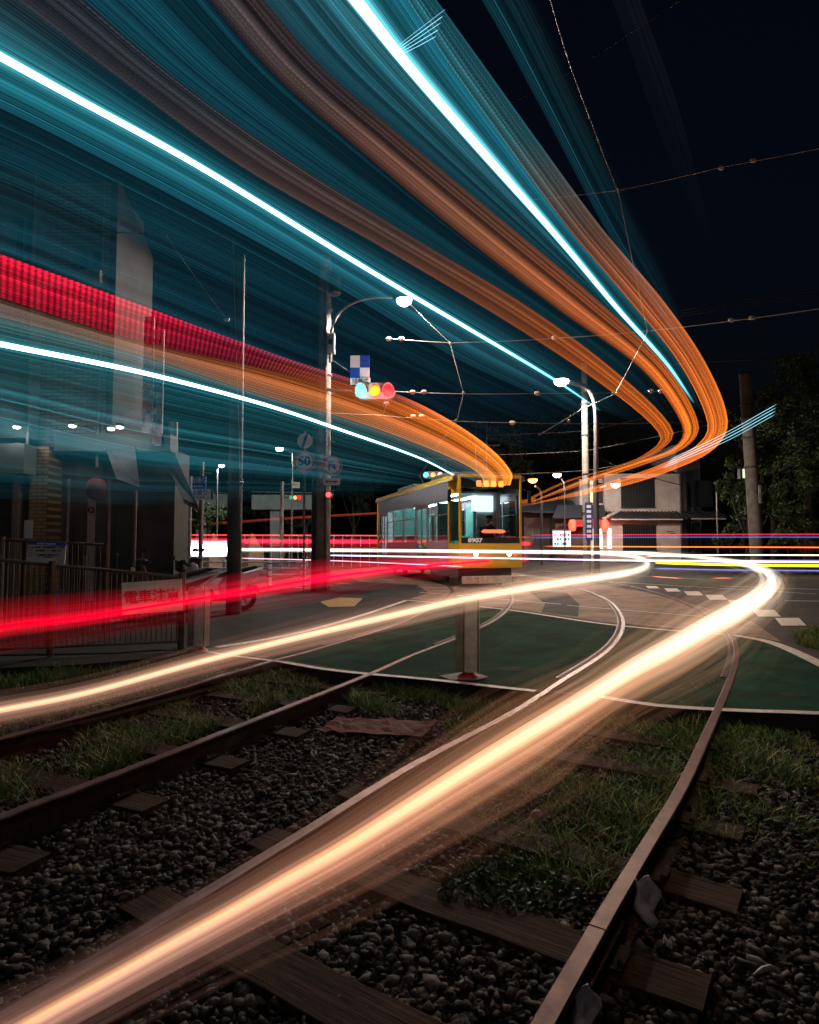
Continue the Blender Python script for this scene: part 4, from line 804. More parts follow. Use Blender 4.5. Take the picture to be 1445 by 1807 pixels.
pl = MB().box(.55,.95,-.04,.0,-.16,.16).obj('name_plate', mat('plate_offwhite',(.6,.6,.5),.6), o); pl.location.z = D(0,856,34).z; text('荒川二', .13, (.75,-.045,0), m_blk, pl)
# blue/white check panel + plate
ck = thing('check_panel', 'square blue and white checkered panel above the large traffic signal', 'sign', D(635,649,18.7))
m_sb = mat('sign_blue', (.02,.06,.42), .4); m_sw = mat('sign_white', (.85,.82,.80), .5); m_sr = mat('sign_red', (.50,.03,.03), .5)
MB().box(-.29,.0,-.02,.02,.0,.37).obj('white_square', m_sw, ck); MB().box(.0,.29,-.02,.02,.0,.37).obj('blue_square', m_sb, ck)
MB().box(-.29,.0,-.02,.02,-.37,.0).obj('blue_square', m_sb, ck); MB().box(.0,.29,-.02,.02,-.37,.0).obj('white_square', m_sw, ck)
MB().tube([(0,.04,.37),(0,.04,-.9)], .02, 6).obj('holder', m_spole, ck)
o = thing('plate_sign', 'small white lettered plate between the check panel and the signal', 'sign', D(636,673,18.6)); MB().box(-.30,.30,-.015,.015,-.10,.10).obj('plate', m_sw, o); text('時差式', .17, (0,-.02,0), m_blk, o)
# round signs
def ring_sign(name, label, px, py, Y, r, ringm, group=None):
    t = thing(name, label, 'road sign', D(px, py, Y), 0, group)
    MB().disc((0,0,0), r, .02, 36).obj('face', m_sw, t)
    if ringm: MB().lathe([(r*.76,0),(r*1.0,0),(r*1.0,.012),(r*.76,.012)], (0,-.022,0), 36, Matrix.Rotation(R(90),4,'X'), False).obj('red_ring', ringm, t)
    return t
Ys = 18.2
t = ring_sign('speed_sign', 'round red ringed sign with the number 50 left of the utility pole', 537, 815, Ys, .325, m_sr); text('50', .36, (0,-.03,0), m_sb, t, bold=.012)
pz = D(537,834,Ys).z - t.location.z
MB().tube([(0,.05,-t.location.z),(0,.05,.9)], .03, 8).obj('post', m_spole, t)
t = ring_sign('end_limit_sign', 'small round white sign with a blue slash above the number 50 sign', 538, 778, Ys, .22, None); MB().box(-.04,.04,-.03,-.021,-.21,.21, Matrix.Rotation(R(18),4,'Y')).obj('slash', m_sb, t)
t = ring_sign('turn_sign', 'round red ringed sign with a blue u-turn arrow on the utility pole', 586, 822, 18.4, .30, m_sr)
b = MB(); b.tube([(-.08,-.03,-.15),(-.08,-.03,.05),(-.04,-.03,.11),(.03,-.03,.11),(.07,-.03,.05),(.07,-.03,-.04)], .025, 6); b.prism([(.01,-.04),(.13,-.04),(.07,-.12)], 'y', -.04, -.022); b.obj('arrow', m_sb, t)
MB().box(-.24,-.20,-.03,-.022,-.02,.02).obj('dot', m_sb, t); MB().box(-.015,.015,-.04,-.03,-.26,.26, Matrix.Rotation(R(-45),4,'Y')).obj('red_bar', m_sr, t)
t = thing('arrow_sign', 'white plate with a red double arrow below the u-turn sign', 'road sign', D(585,850,18.4)); MB().box(-.25,.25,-.015,.015,-.10,.10).obj('plate', m_sw, t)
b = MB(); b.box(-.12,.12,-.022,-.0155,-.02,.02); b.prism([(-.2,0),(-.1,.055),(-.1,-.055)], 'y', -.022, -.0155); b.prism([(.2,0),(.1,.055),(.1,-.055)], 'y', -.022, -.0155); b.obj('double_arrow', m_sr, t)
# ================================================================== GUARD RAIL + POSTS
m_gr = mat('guard_white', (.50,.50,.55), .4, .2, var=.3, scale=8)
for px, lab in ((475,'pale post of the pipe guard rail, further from the utility pole'), (535,'pale post of the pipe guard rail, next to the utility pole')):
    c = D(px, 1030, 21.5); b = MB(); b.tube([(0,0,0),(0,0,.80),(0,0,.86)], [.085,.085,.07], 14); t = b.obj('rail_post', m_gr); t.location = (c.x, 21.5, 0); tag(t, lab, 'post', 'posts of the pipe guard rail')
    for z in (.3,.52,.74): MB().lathe([(.086,-.02),(.095,-.02),(.095,.02),(.086,.02)], (0,0,z), 14).obj('clamp', m_dg, t)
t = thing('guard_rail', 'three horizontal pipes of the roadside guard rail behind the scooters', 'guard rail', (0,0,0))
for z in (.34,.56,.78): MB().tube([D(300,0,21.7).xy.to_3d() + Vector((0,0,z)), D(548,0,21.7).xy.to_3d() + Vector((0,0,z))], .035, 8).obj('pipe', m_gr, t)
for px in (330, 372, 412): MB().tube([D(px,0,21.8).xy.to_3d(), D(px,0,21.8).xy.to_3d()+Vector((0,0,.85))], .07, 10).obj('support', m_gr, t)
t = thing('roadside_fence', 'low far fence of thin white posts beyond the avenue at left', 'fence', (0,0,0))
for i in range(17): x = D(430+i*15, 0, 40).x; MB().tube([(x,40,0),(x,40,2.0)], .025, 5).obj('post', m_gr, t)
for z in (1.2,1.95): MB().tube([(D(425,0,40).x,40,z),(D(672,0,40).x,40,z)], .02, 5).obj('pipe', m_gr, t)
# ================================================================== SQUARE POSTS ON THE CROSSING EDGE
m_ch = mat('channel_steel', (.30,.28,.22), .5, .3, var=.4, scale=7); m_rb = mat('red_base', (.35,.02,.02), .5, var=.3)
def chan(px, pyb, pyt, label, w=.185, redtop=True):
    g = G(px, pyb); Y = g.y; h = D(px, pyt, Y).z; t = thing('square_post', label, 'post', g, R(-8), 'square steel posts at the crossing edge')
    z0 = .07
    MB().prism([(-w*.55,.06),(-w*.55,-.06),(-w*.50,-.065),(-w*.12,-.065),(-.02,-.05),(-.02,.06)], 'z', z0, h).obj('side_channel', m_ch, t, .004)
    MB().prism([(-.015,-.07),(.0,-.085),(w*.62,-.085),(w*.68,-.07),(w*.68,.06),(-.015,.06)], 'z', z0, h-.006).obj('front_channel', mat('channel_lit',(.66,.63,.55),.45,.2,var=.35,scale=6), t, .004)  # front face coloured lighter, as if lit from the front right
    MB().box(w*.685, w*.76, -.085, .07, z0-.01, h+.004).obj('flange', m_ch, t)
    MB().lathe([(.13,0),(.12,.012),(.06,.05),(.055,.085)], (.02,0,.0), 8).obj('base', m_rb, t)
    if redtop: MB().box(-.02,.07,-.05,.03,h,h+.012).obj('reflector', m_rb, t)
    b = MB(); b.disc((.02,-.086,.12), .006, .005, 6); b.disc((.09,-.086,.12), .006, .005, 6); b.disc((.02,-.086,h-.05), .006, .005, 6); b.obj('bolts', m_dg, t)
    return t
chan(822, 1196, 1051, 'square steel post with a red foot standing in the middle of the crossing edge')
chan(347, 1148, 1036, 'square steel post with a red foot at the right end of the fence')
sheet('concrete_pad', [(775,1192),(830,1184),(862,1194),(835,1201),(795,1199)], .014, mat('pad_concrete',(.22,.19,.15),.8,var=.4))
# ================================================================== FENCES AND SIGNS AT LEFT
m_fen = mat('fence_brown', (.13,.10,.075), .4, .5, var=.4, scale=9)
def fence(label, pts, Y0, Y1, n, posts, zb=.12):
    """pts: (px, py_top) at ends; straight run from depth Y0 to Y1"""
    A = D(pts[0][0], pts[0][1], Y0); B = D(pts[1][0], pts[1][1], Y1)
    t = thing('fence', label, 'fence', (A.x, A.y, 0)); o0 = Vector((A.x, A.y, 0))
    MB().tube([A-o0, B-o0], .022, 8).obj('top_rail', m_fen, t)
    A2 = Vector((A.x, A.y, zb)); B2 = Vector((B.x, B.y, zb)); MB().tube([A2-o0, B2-o0], .018, 8).obj('bottom_rail', m_fen, t)
    for i in range(n):
        u = (i+.5)/n; MB().tube([(A2.lerp(B2,u))-o0, (A.lerp(B,u))-o0], .008, 5, False).obj('bar', m_fen, t)
    for u in posts:
        p = A.lerp(B, u); q = Vector((p.x, p.y, 0)); MB().tube([q-o0, p-o0+Vector((0,0,.05))], .045, 10).obj('post', m_fen, t)
    return t
fence('brown barred fence beside the track carrying the red lettered warning board', [(-160,973),(326,1019)], 7.3, 8.25, 50, (.02,.49,.99), .11)
fence('second brown fence behind the first one, holding the blue topped stop board', [(-160,944),(192,962)], 9.6, 10.2, 34, (.02,.45,.99), .12)
ws = thing('warning_board', 'cream warning board with four big red characters tied to the front fence', 'sign', D(269,1053,8.0), R(10))
MB().box(-.36,.36,-.01,.01,-.20,.20, Matrix.Rotation(R(-3.5),4,'Y')).obj('board', mat('board_cream',(.85,.74,.56),.6,var=.25,scale=4), ws)
tx = text('電車注意', .175, (0,-.018,0), mat('char_red',(.50,.01,.01),.6), ws, name='red_characters', bold=.003, space=.92); tx.rotation_euler = (R(90), R(-3.5), 0)
sb = thing('stop_board', 'white stop board with a blue header fixed above the front fence at left', 'sign', D(82,975,8.7), R(6))
MB().box(-.25,.25,-.01,.01,-.15,.10, Matrix.Rotation(R(3),4,'Y')).obj('board', mat('board_white',(.42,.41,.38),.5), sb)
MB().box(-.25,.25,-.012,.012,.10,.145, Matrix.Rotation(R(3),4,'Y')).obj('blue_header', m_sb, sb)
text('のりば Tramstop', .034, (0,-.016,.122), m_sw, sb, rz=0); text('王子駅前・荒川遊園地前・早稲田', .030, (.03,-.014,.07), m_blk, sb); text('町屋駅前・三ノ輪橋 方面', .030, (.03,-.014,.025), m_blk, sb)
text('for Oji-ekimae, Arakawa-yuenchimae,\nKumanomae, Machiya-ekimae,\nMinowabashi', .020, (.03,-.014,-.045), m_blk, sb)
for z in (.05,-.02): MB().lathe([(.018,0),(.026,0),(.026,.004),(.018,.004)], (-.205,-.012,z), 18, Matrix.Rotation(R(90),4,'X'), False).obj('red_circle', m_sr, sb)
# ================================================================== LEFT BUILDING AND SHOP FRONT
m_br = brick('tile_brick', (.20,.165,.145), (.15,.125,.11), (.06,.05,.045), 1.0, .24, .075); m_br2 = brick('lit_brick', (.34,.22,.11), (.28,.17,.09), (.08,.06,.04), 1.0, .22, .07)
m_pl = mat('pale_render', (.16,.165,.165), .8, var=.3, scale=1.5); m_bw = mat('blade_wall', (.075,.050,.042), .8, var=.3, scale=2.0, bump=.15, bscale=20)
YB = 12.5
def X(px, Y): return D(px, 960, Y).x
def Zp(py, Y): return D(722, py, Y).z
bl = thing('corner_building', 'dark tiled corner building with a tall slant topped pillar wall and awnings at left', 'building', (0,0,0))
x0, x1 = X(-620,YB), X(180,YB)
# front wall with openings: built from pieces that butt together
MB().box(X(62,YB), x1, YB, YB+1.6, Zp(790,YB), Zp(322,YB)).obj('tiled_wall', m_br, bl)
MB().box(x0, X(62,YB)-.005, YB-.35, YB+1.6, Zp(778,YB), Zp(321,YB)).obj('rendered_wall', m_pl, bl)
xw = X(178,YB); b = MB(); b.prism([(YB+.005, Zp(318,YB)), (YB+.12, Zp(316,YB)), (14.3, Zp(455,14.3)), (14.3, Zp(770,14.3)), (YB+.005, Zp(770,YB))], 'x', xw+.002, xw+.16); b.obj('slanted_wall', m_bw, bl)
MB().box(X(-620,YB), X(300,YB), YB+.2, YB+1.0, 0, Zp(792,YB)).obj('ground_floor_wall', mat('dark_wall', (.06,.055,.05), .8, var=.4, scale=2), bl)
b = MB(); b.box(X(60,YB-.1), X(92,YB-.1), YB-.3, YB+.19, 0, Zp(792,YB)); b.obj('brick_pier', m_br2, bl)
b = MB(); b.box(X(30,YB-.1), X(41,YB-.1), YB-.3, YB+.19, 0, Zp(785,YB)); b.obj('tiled_pier', mat('pier_tan', (.22,.16,.12), .7, var=.2), bl)
sh = MB(); n = 24
for i in range(n): z = .1 + i*2.5/n; sh.box(X(-230,YB), X(29,YB), YB-.02-(i % 2)*.015, YB+.15, z, z+2.5/n*.93)
sh.obj('roller_shutter', mat('shutter', (.16,.13,.11), .5, .3, var=.2), bl)
MB().box(X(-230,YB-.4), X(57,YB-.4), YB-.75, YB-.36, Zp(838,YB-.5), Zp(786,YB-.5)).obj('shutter_box', mat('shutter_box_grey', (.16,.17,.17), .6), bl)
for (a_, c_, y0_, y1_) in ((12,44,385,455),(12,44,520,600),(-60,-22,385,455),(-60,-22,520,600),(110,150,430,470)):
    w = MB().box(X(a_,YB-.37), X(c_,YB-.37), YB-(.39 if a_ < 60 else .02), YB-(.352 if a_ < 60 else .004), Zp(y1_,YB-.37), Zp(y0_,YB-.37)).obj('window', mat('dark_glass', (.02,.025,.03), .08, spec=.8), bl)
    zz = YB-(.43 if a_ < 60 else .06); b = MB(); xa_, xb_, za_, zb2 = X(a_,YB-.37), X(c_,YB-.37), Zp(y1_,YB-.37), Zp(y0_,YB-.37)
    b.box(xa_-.04, xb_+.04, zz, zz+.038, zb2, zb2+.05); b.box(xa_-.04, xb_+.04, zz, zz+.038, za_-.05, za_); b.box(xa_-.04, xa_, zz, zz+.038, za_, zb2); b.box(xb_, xb_+.04, zz, zz+.038, za_, zb2); b.box((xa_+xb_)/2-.02, (xa_+xb_)/2+.02, zz, zz+.038, za_, zb2); b.obj('frame', m_spole, w)
for px_ in (60, 166): MB().tube([(X(px_,YB-.1),YB-(.42 if px_ < 100 else .06),2.9),(X(px_,YB-.1),YB-(.42 if px_ < 100 else .06),Zp(325,YB))], .035, 8).obj('drain_pipe', m_spole, bl)
MB().box(X(62,YB), X(176,YB), YB-.28, YB-.005, Zp(508,YB), Zp(486,YB)).obj('ledge', m_pl, bl)
w = MB().box(X(70,YB)+.0, X(94,YB), YB-.03, YB-.005, Zp(600,YB), Zp(515,YB)).obj('window', mat('dark_glass', (.02,.025,.03), .08, spec=.8), bl)
MB().box(X(82,YB)-.02, X(82,YB)+.02, YB-.05, YB-.031, Zp(600,YB), Zp(515,YB)).obj('mullion', m_dg, w)
m_aw = mat('awning_cloth', (.075,.062,.066), .85, var=.35, scale=4)
def awning(px0, px1, py0, py1, Y, out, x_b0, x_b1):
    vs = [(X(px0,Y),Y,Zp(py0,Y)),(X(px1,Y),Y,Zp(py0-8,Y)),(X(x_b1,Y-out),Y-out,Zp(py1,Y-out)),(X(x_b0,Y-out),Y-out,Zp(py1-14,Y-out))]
    b = MB().add(vs, [(0,1,2,3)]); o = b.obj('awning', m_aw, bl); s_ = o.modifiers.new('s','SOLIDIFY'); s_.thickness = .03
    vs2 = [vs[3], vs[2], (vs[2][0], vs[2][1], vs[2][2]-.06), (vs[3][0], vs[3][1], vs[3][2]-.06)]
    MB().add(vs2, [(0,1,2,3)]).obj('awning_edge', m_pl, o)
awning(176, 232, 778, 862, YB, 1.2, 204, 244); awning(281, 300, 800, 896, YB+.5, 1.3, 322, 349)
MB().box(X(95,YB-.2), X(300,YB-.2), YB-.3, YB+.1, Zp(800,YB), Zp(770,YB)).obj('fascia_board', mat('fascia_dark', (.06,.07,.07), .6), bl)
for px in (118, 191, 237): MB().tube([(X(px,YB-.5),YB-.5,0),(X(px,YB-.5),YB-.5,Zp(845,YB-.5))], .035, 8).obj('shop_post', m_spole, bl)
dr = MB().box(X(125,YB), X(150,YB), YB+.12, YB+.19, 0, 2.1).obj('door', mat('door_brown', (.05,.035,.025), .5), bl); MB().box(X(146,YB), X(148,YB), YB+.06, YB+.115, .95, 1.15).obj('handle', m_spole, dr)
dr = MB().box(X(200,YB), X(230,YB), YB+.12, YB+.19, 0, 2.1).obj('door', mat('door_green', (.045,.05,.035), .5), bl); MB().box(X(203,YB), X(205,YB), YB+.06, YB+.115, .9, 1.2).obj('handle', m_spole, dr)
t = thing('shop_banner', 'narrow pale wooden shop board with black marks hanging beside the red lantern', 'sign', (X(160,YB-.6), YB-.6, 0))
MB().box(-.07,.07,-.012,.012,Zp(1060,YB-.6),Zp(878,YB-.6)).obj('board', mat('board_pink',(.42,.33,.31),.7,var=.2), t)
MB().lathe([(.04,0),(.06,0),(.06,.01),(.04,.01)], (.0,-.013,Zp(900,YB-.6)), 20, Matrix.Rotation(R(90),4,'X'), False).obj('ring_mark', m_blk, t); MB().prism([(-.02,-.05),(.02,-.05),(.03,.0),(.02,.07),(-.02,.06)], 'y', -.02, -.013).obj('mark', m_blk, t)
c = D(170,863,YB-.8); b = MB(); b.lathe([(.05,-.20),(.13,-.17),(.175,-.06),(.18,.0),(.175,.06),(.13,.17),(.05,.20)], (0,0,0), 24); t = b.obj('paper_lantern', mat('lantern_red',(.26,.05,.04),.7,var=.3,scale=12)); t.location = c; tag(t, 'unlit dull red paper lantern hanging under the awning', 'lantern')
MB().lathe([(.0,.19),(.055,.19),(.055,.225),(.0,.225)], (0,0,0), 14).obj('cap', m_blk, t)
o = thing('vertical_sign', 'tall worn white and red lettered sign projecting from the corner building', 'sign', D(272,640,YB-.3))
zt, zb_ = Zp(560,YB-.3)-o.location.z, Zp(765,YB-.3)-o.location.z
MB().box(-.20,.0-.01,-.03,.03,zb_,zt).obj('panel', mat('sign_worn',(.30,.24,.25),.7,var=.5,scale=7,col2=(.10,.04,.05)), o); MB().box(.01,.19,-.03,.03,zb_-.25,zt-.25).obj('panel', mat('sign_worn', (.3,.24,.25)), o)
for i, chx in enumerate('居酒屋お好焼'): text(chx, .22, (-.105,-.04,zt-.22-i*.31), m_sr, o)
for i, chx in enumerate('焼鳥一品料理'): text(chx, .20, (.10,-.04,zt-.50-i*.31), m_blk, o)
t = thing('drain_pipe', 'pale duct pipe bending down the side of the corner building', 'pipe', (0,0,0)); MB().tube([D(306,745,YB+.4),D(306,800,YB+.4),D(300,820,YB+.4),D(309,850,YB+.4)], .09, 10).obj('pipe', m_spole, t)
for i_, (px, py, lab) in enumerate(((212,752,'small added lamp under the shop eave, nearest the street corner'),(196,755,'small added lamp under the shop eave, second from the corner'),(128,750,'small added lamp under the shop eave above the brick pier side'),(30,752,'small added lamp over the shutter box at the left edge'))):  # lamps added under the eave to brighten the dark facade
    c = D(px, py, YB-.75); t = thing('added_eave_lamp', lab, 'lamp', c, 0, 'small added lamps under the shop eave')
    MB().lathe([(.0,.05),(.07,.045),(.085,.0),(.08,-.01)], (0,0,0), 14).obj('cap', m_dg, t); MB().lathe([(.075,-.005),(.06,-.045),(.0,-.06)], (0,0,0), 14).obj('added_globe', emit('added_eave_globe', (.85,1.0,.95), .8), t)
    MB().tube([(0,.0,.03),(0,.75,.08)], .012, 5).obj('arm', m_dg, t); glowlamp(t, (0,-.15,-.12), (1,.93,.85), 6, .08)
# banners by the shop
m_ban = mat('banner_white',(.55,.52,.60),.7)
for px, py0, py1, w, lab, tx, bm_ in ((299,900,955,.10,'white nobori banner with blue and red characters beside the shop corner','ラーメン',m_ban),(266,905,985,.08,'faded striped nobori banner nearer the dark doorway','営業中',mat('banner_faded',(.30,.22,.26),.8,var=.5,scale=14))):
    Yb = YB+.9; o = thing('banner', lab, 'banner', D(px, (py0+py1)/2, Yb)); h = (py1-py0)/2*S(Yb)
    vs = []; n = 10
    for i in range(n+1):
        z = h - 2*h*i/n
        for k, xx in enumerate((-w, 0, w)): vs.append((xx, .015*math.sin(i*1.1+k), z))
    q = MB().add(vs, [(i*3+j, i*3+j+1, i*3+j+4, i*3+j+3) for i in range(n) for j in range(2)], True).obj('cloth', bm_, o); sm_ = q.modifiers.new('s','SOLIDIFY'); sm_.thickness = .004
    for i, chx in enumerate(tx): text(chx, .15, (0,-.03,h-.12-i*2*h/len(tx)), m_sb if i % 2 == 0 else m_sr, o)
    MB().tube([(-w-.02,0,-o.location.z),(-w-.02,0,h+.05)], .012, 6).obj('pole', m_spole, o)
t = MB().box(-.13,.13,-.13,.13,0,.02).box(-.12,.12,-.12,.12,.02,.52).box(-.14,.14,-.14,.14,.52,.57).obj('bin', mat('bin_blue',(.05,.12,.32),.5), None, .01); c = D(97,1085,11.2); t.location = (c.x, 11.2, 0); tag(t, 'small blue lidded bin behind the front fence', 'bin')
t = MB().box(X(44,YB-.4), X(58,YB-.4), YB-.45, YB-.42, Zp(950,YB-.4), Zp(918,YB-.4)).obj('notice', mat('notice_white',(.5,.48,.45),.6)); tag(t, 'small white notice fixed beside the shutter', 'notice')
t = thing('counter', 'wooden counter post lit tan at the shop corner', 'post', (X(278,YB+.9),YB+.9,0)); MB().box(-.09,.09,-.09,.09,0,Zp(888,YB+.9)).obj('post', mat('wood_tan',(.42,.27,.12),.7,var=.3), t)
# avenue signs
o = thing('avenue_sign', 'blue avenue name plate, the upper one on the steel sign post', 'road sign', D(350,850,16.5), R(-12)); MB().box(-.36,.22,-.02,.02,-.20,.14).obj('plate', m_sb, o); text('明治通り', .17, (-.07,-.03,.03), m_sw, o); text('Meiji-dori Ave.', .075, (-.07,-.03,-.12), m_sw, o)
o = thing('avenue_sign', 'white avenue name plate with blue letters below the blue one', 'road sign', D(345,872,16)); MB().box(-.35,.45,-.02,.02,-.13,.13).obj('plate', m_sw, o); text('明治通り', .155, (.02,-.03,.035), m_sb, o); text('Meiji-dori Ave.', .075, (.02,-.03,-.085), m_sb, o)
MB().box(.40,.46,-.024,-.0205,-.13,.13).obj('blue_edge', m_sb, o)
o = thing('sign_post', 'white painted steel post behind the scooters carrying the avenue signs', 'pole', (X(334,15.6),15.6,0)); MB().tube([(0,0,0),(0,0,Zp(840,15.6))], .045, 10).obj('shaft', m_gr, o)
o = thing('sign_post', 'grey steel post with a small camera right of the blue avenue sign', 'pole', (X(354,17.5),17.5,0)); MB().tube([(0,0,0),(0,0,Zp(815,17.5))], .06, 10).obj('shaft', m_spole, o); MB().tube([(0,0,Zp(835,17.5)),(.25,0,Zp(835,17.5))], .02, 6).obj('camera_arm', m_spole, o)
# ================================================================== SCOOTERS
m_sc = mat('scooter_silver',(.62,.62,.66),.35,.2,var=.1); m_tyre = mat('tyre',(.02,.02,.02),.9); m_seatb = mat('scooter_seat',(.015,.015,.017),.5)
def scooter(label, px, pyb, Y, rz, mbody, m2):
    c = D(px, pyb, Y); t = thing('scooter', label, 'scooter', (c.x, Y, 0), rz, 'scooters parked beside the fence'); w = .14
    def sil(pts, y0, y1, nm, m, bev=.02): return MB().prism(pts, 'y', y0, y1).obj(nm, m, t, bev)
    for x in (-.62, .60):
        tr = MB().lathe([(.16,-.05),(.22,-.055),(.245,-.03),(.25,0),(.245,.03),(.22,.055),(.16,.05)], (x,0,.25), 28, Matrix.Rotation(R(90),4,'X')).obj('tyre', m_tyre, t)
        b = MB(); b.lathe([(.02,-.05),(.05,-.05),(.05,.05),(.02,.05)], (x,0,.25), 14, Matrix.Rotation(R(90),4,'X'))
        for k in range(5): a = k*1.2566; b.tube([(x+.04*math.cos(a),0,.25+.04*math.sin(a)),(x+.165*math.cos(a),0,.25+.165*math.sin(a))], .014, 6)
        b.obj('rim', m_spole, tr)
    sil([(-.30,.22),(.18,.22),(.22,.30),(-.28,.30)], -w, w, 'floorboard', m_seatb)
    sil([(-.42,.24),(-.30,.24),(-.33,.70),(-.40,.98),(-.52,1.02),(-.50,.80),(-.60,.62),(-.52,.45)], -.17, .17, 'leg_shield', mbody, .04)
    sil([(-.36,.30),(-.30,.30),(-.325,.66),(-.36,.90),(-.39,.88)], -.13, .13, 'inner_shield', m_seatb, .02)
    sil([(.12,.28),(.45,.30),(.60,.50),(.98,.80),(.94,.87),(.60,.78),(.18,.70),(.06,.52)], -.15, .15, 'rear_cowl', m2, .05)
    sil([(.20,.44),(.55,.58),(.90,.80),(.60,.72),(.22,.62)], -.158, .158, 'side_trim', mbody, .02)
    sil([(.02,.68),(.20,.72),(.58,.80),(.86,.88),(.80,.93),(.48,.87),(.15,.80),(.0,.76)], -.13, .13, 'seat', m_seatb, .03)
    sil([(-.82,.46),(-.60,.53),(-.42,.40),(-.45,.36),(-.60,.47),(-.80,.40)], -.07, .07, 'front_fender', mbody, .015)
    sil([(.50,.44),(.78,.46),(.88,.34),(.92,.36),(.84,.52),(.5,.52)], -.07, .07, 'rear_fender', m_seatb, .015)
    b = MB(); b.tube([(-.60,.07,.26),(-.50,.07,.62),(-.45,.03,.95)], .022, 8); b.tube([(-.60,-.07,.26),(-.50,-.07,.62),(-.45,-.03,.95)], .022, 8); b.obj('fork', m_spole, t)
    sil([(-.52,.98),(-.38,.96),(-.30,1.04),(-.40,1.12),(-.52,1.10)], -.10, .10, 'handlebar_cover', m_seatb, .03)
    hb = MB().tube([(-.36,-.36,1.06),(-.40,-.18,1.05),(-.42,0,1.04),(-.40,.18,1.05),(-.36,.36,1.06)], .018, 8).obj('handlebar', m_seatb, t)
    for s in (-1,1):
        MB().tube([(-.38,s*.20,1.06),(-.36,s*.26,1.24)], .007, 5).obj('mirror_stem', m_seatb, hb)
        MB().prism([(-.055,-.035),(.055,-.04),(.07,.0),(.05,.035),(-.05,.035),(-.065,0)], 'y', -.008, .008).obj('mirror', m_seatb, hb).location = (-.36, s*.30, 1.26)
    b = MB(); b.disc((0,0,0), .06, .05, 16); h = b.obj('headlight', mat('lamp_glass',(.6,.6,.6),.1), t); h.location = (-.56,0,.90); h.rotation_euler = (0,0,R(-90))
    MB().box(.90,.95,-.07,.07,.72,.80).obj('tail_light', m_sr, t, .01)
    b = MB(); b.tube([(.1,-.13,.26),(.35,-.17,.28),(.75,-.18,.34)], [.02,.045,.05], 10); b.obj('exhaust', m_spole, t)
    MB().box(.72,.90,-.09,.09,.90,.915).tube([(.55,-.1,.88),(.92,-.1,.91)], .01, 5).tube([(.55,.1,.88),(.92,.1,.91)], .01, 5).obj('carrier', m_dg, t)
    return t
scooter('silver grey scooter with its tail towards the thick black pole', 380, 1068, 13.0, R(30), m_sc, m_sc)
scooter('dark scooter with a pale leg shield half hidden behind the fence end', 292, 1062, 11.7, R(35), mat('scooter_dark',(.05,.05,.055),.3,.4), m_sc)
# ================================================================== WHITE BUILDING AND SHOPS AT RIGHT
m_ww = mat('white_plaster', (.60,.49,.44), .85, var=.22, scale=1.2); m_tile = mat('roof_tile', (.045,.045,.05), .35, var=.3, scale=6); m_lat = mat('lattice_black', (.015,.015,.017), .6)
YW = 54.0
wb = thing('white_building', 'two storey white plastered house with a tiled eave and big black lattice windows', 'building', (0,0,0))
def bx(px0, px1, py0, py1, Y0, Y1, nm, m, par=wb, bev=0): return MB().box(X(px0,Y0), X(px1,Y0), Y0, Y1, Zp(py1,Y0) if py1 is not None else 0, Zp(py0,Y0)).obj(nm, m, par, bev)
bx(1068, 1202, 836, 905, YW, YW+10, 'upper_wall', m_ww); bx(1042, 1202, 912, None, YW-.6, YW+10, 'lower_wall', m_ww)
b = MB(); b.prism([(X(1202,YW)+.01, YW+.6),(X(1272,YW)+.0, YW+3.5),(X(1272,YW), YW+10),(X(1202,YW)+.01, YW+10)], 'z', 0, Zp(782,YW)); b.obj('side_wing', mat('wing_plaster',(.55,.52,.52),.85,var=.25,scale=1.2), wb)
def lattice(px0, px1, py0, py1, Y, n):
    z0, z1 = Zp(py1,Y), Zp(py0,Y); xa, xb = X(px0,Y), X(px1,Y)
    w = MB().box(xa, xb, Y-.05, Y-.005, z0, z1).obj('window', mat('dark_glass',(.02,.025,.03),.08), wb)
    b = MB()
    for i in range(n): x = xa + (xb-xa)*(i+.5)/n; b.box(x-.03, x+.03, Y-.12, Y-.051, z0+.05, z1-.05)
    b.obj('lattice', m_lat, w)
    b = MB(); b.box(xa-.06, xb+.06, Y-.13, Y-.051, z1-.05, z1+.06); b.box(xa-.06, xb+.06, Y-.13, Y-.051, z0-.06, z0+.05); b.obj('frame', m_dg, w)
lattice(1097, 1157, 845, 896, YW, 22); lattice(1099, 1158, 927, 972, YW-.6, 14)
# tiled eave with individual ribs
def eave(pxa, pxb, pyr, pye, Y, out, slope_end=None):
    xa, xb = X(pxa,Y), X(pxb,Y-out); zr, ze = Zp(pyr,Y), Zp(pye,Y-out); b = MB()
    b.add([(xa,Y-.02,zr),(xb,Y-.02,zr),(xb,Y-out,ze),(xa,Y-out,ze),(xa,Y-.02,zr-.12),(xb,Y-.02,zr-.12),(xb,Y-out,ze-.12),(xa,Y-out,ze-.12)], [(0,1,2,3),(7,6,5,4),(0,3,7,4),(1,5,6,2),(3,2,6,7),(0,4,5,1)])
    n = int((xb-xa)/.30)
    for i in range(n+1): x = xa + (xb-xa)*i/n; b.tube([(x,Y-.02,zr+.04),(x,Y-out-.03,ze+.04)], .055, 6)
    o = b.obj('tiled_eave', m_tile, wb); MB().box(xa, xb, Y-out-.05, Y-out+.0, ze-.22, ze-.121).obj('gutter', m_ww, o); return o
eave(1070, 1206, 903, 913, YW-.6, 1.3); eave(1206, 1282, 903, 912, YW+.2, 1.6)
b = MB(); b.tube([(X(1066,YW-2),YW-2,Zp(915,YW-2)),(X(1098,YW-1),YW-1,Zp(899,YW-1))], .14, 6); b.obj('gable_board', m_ww, wb)
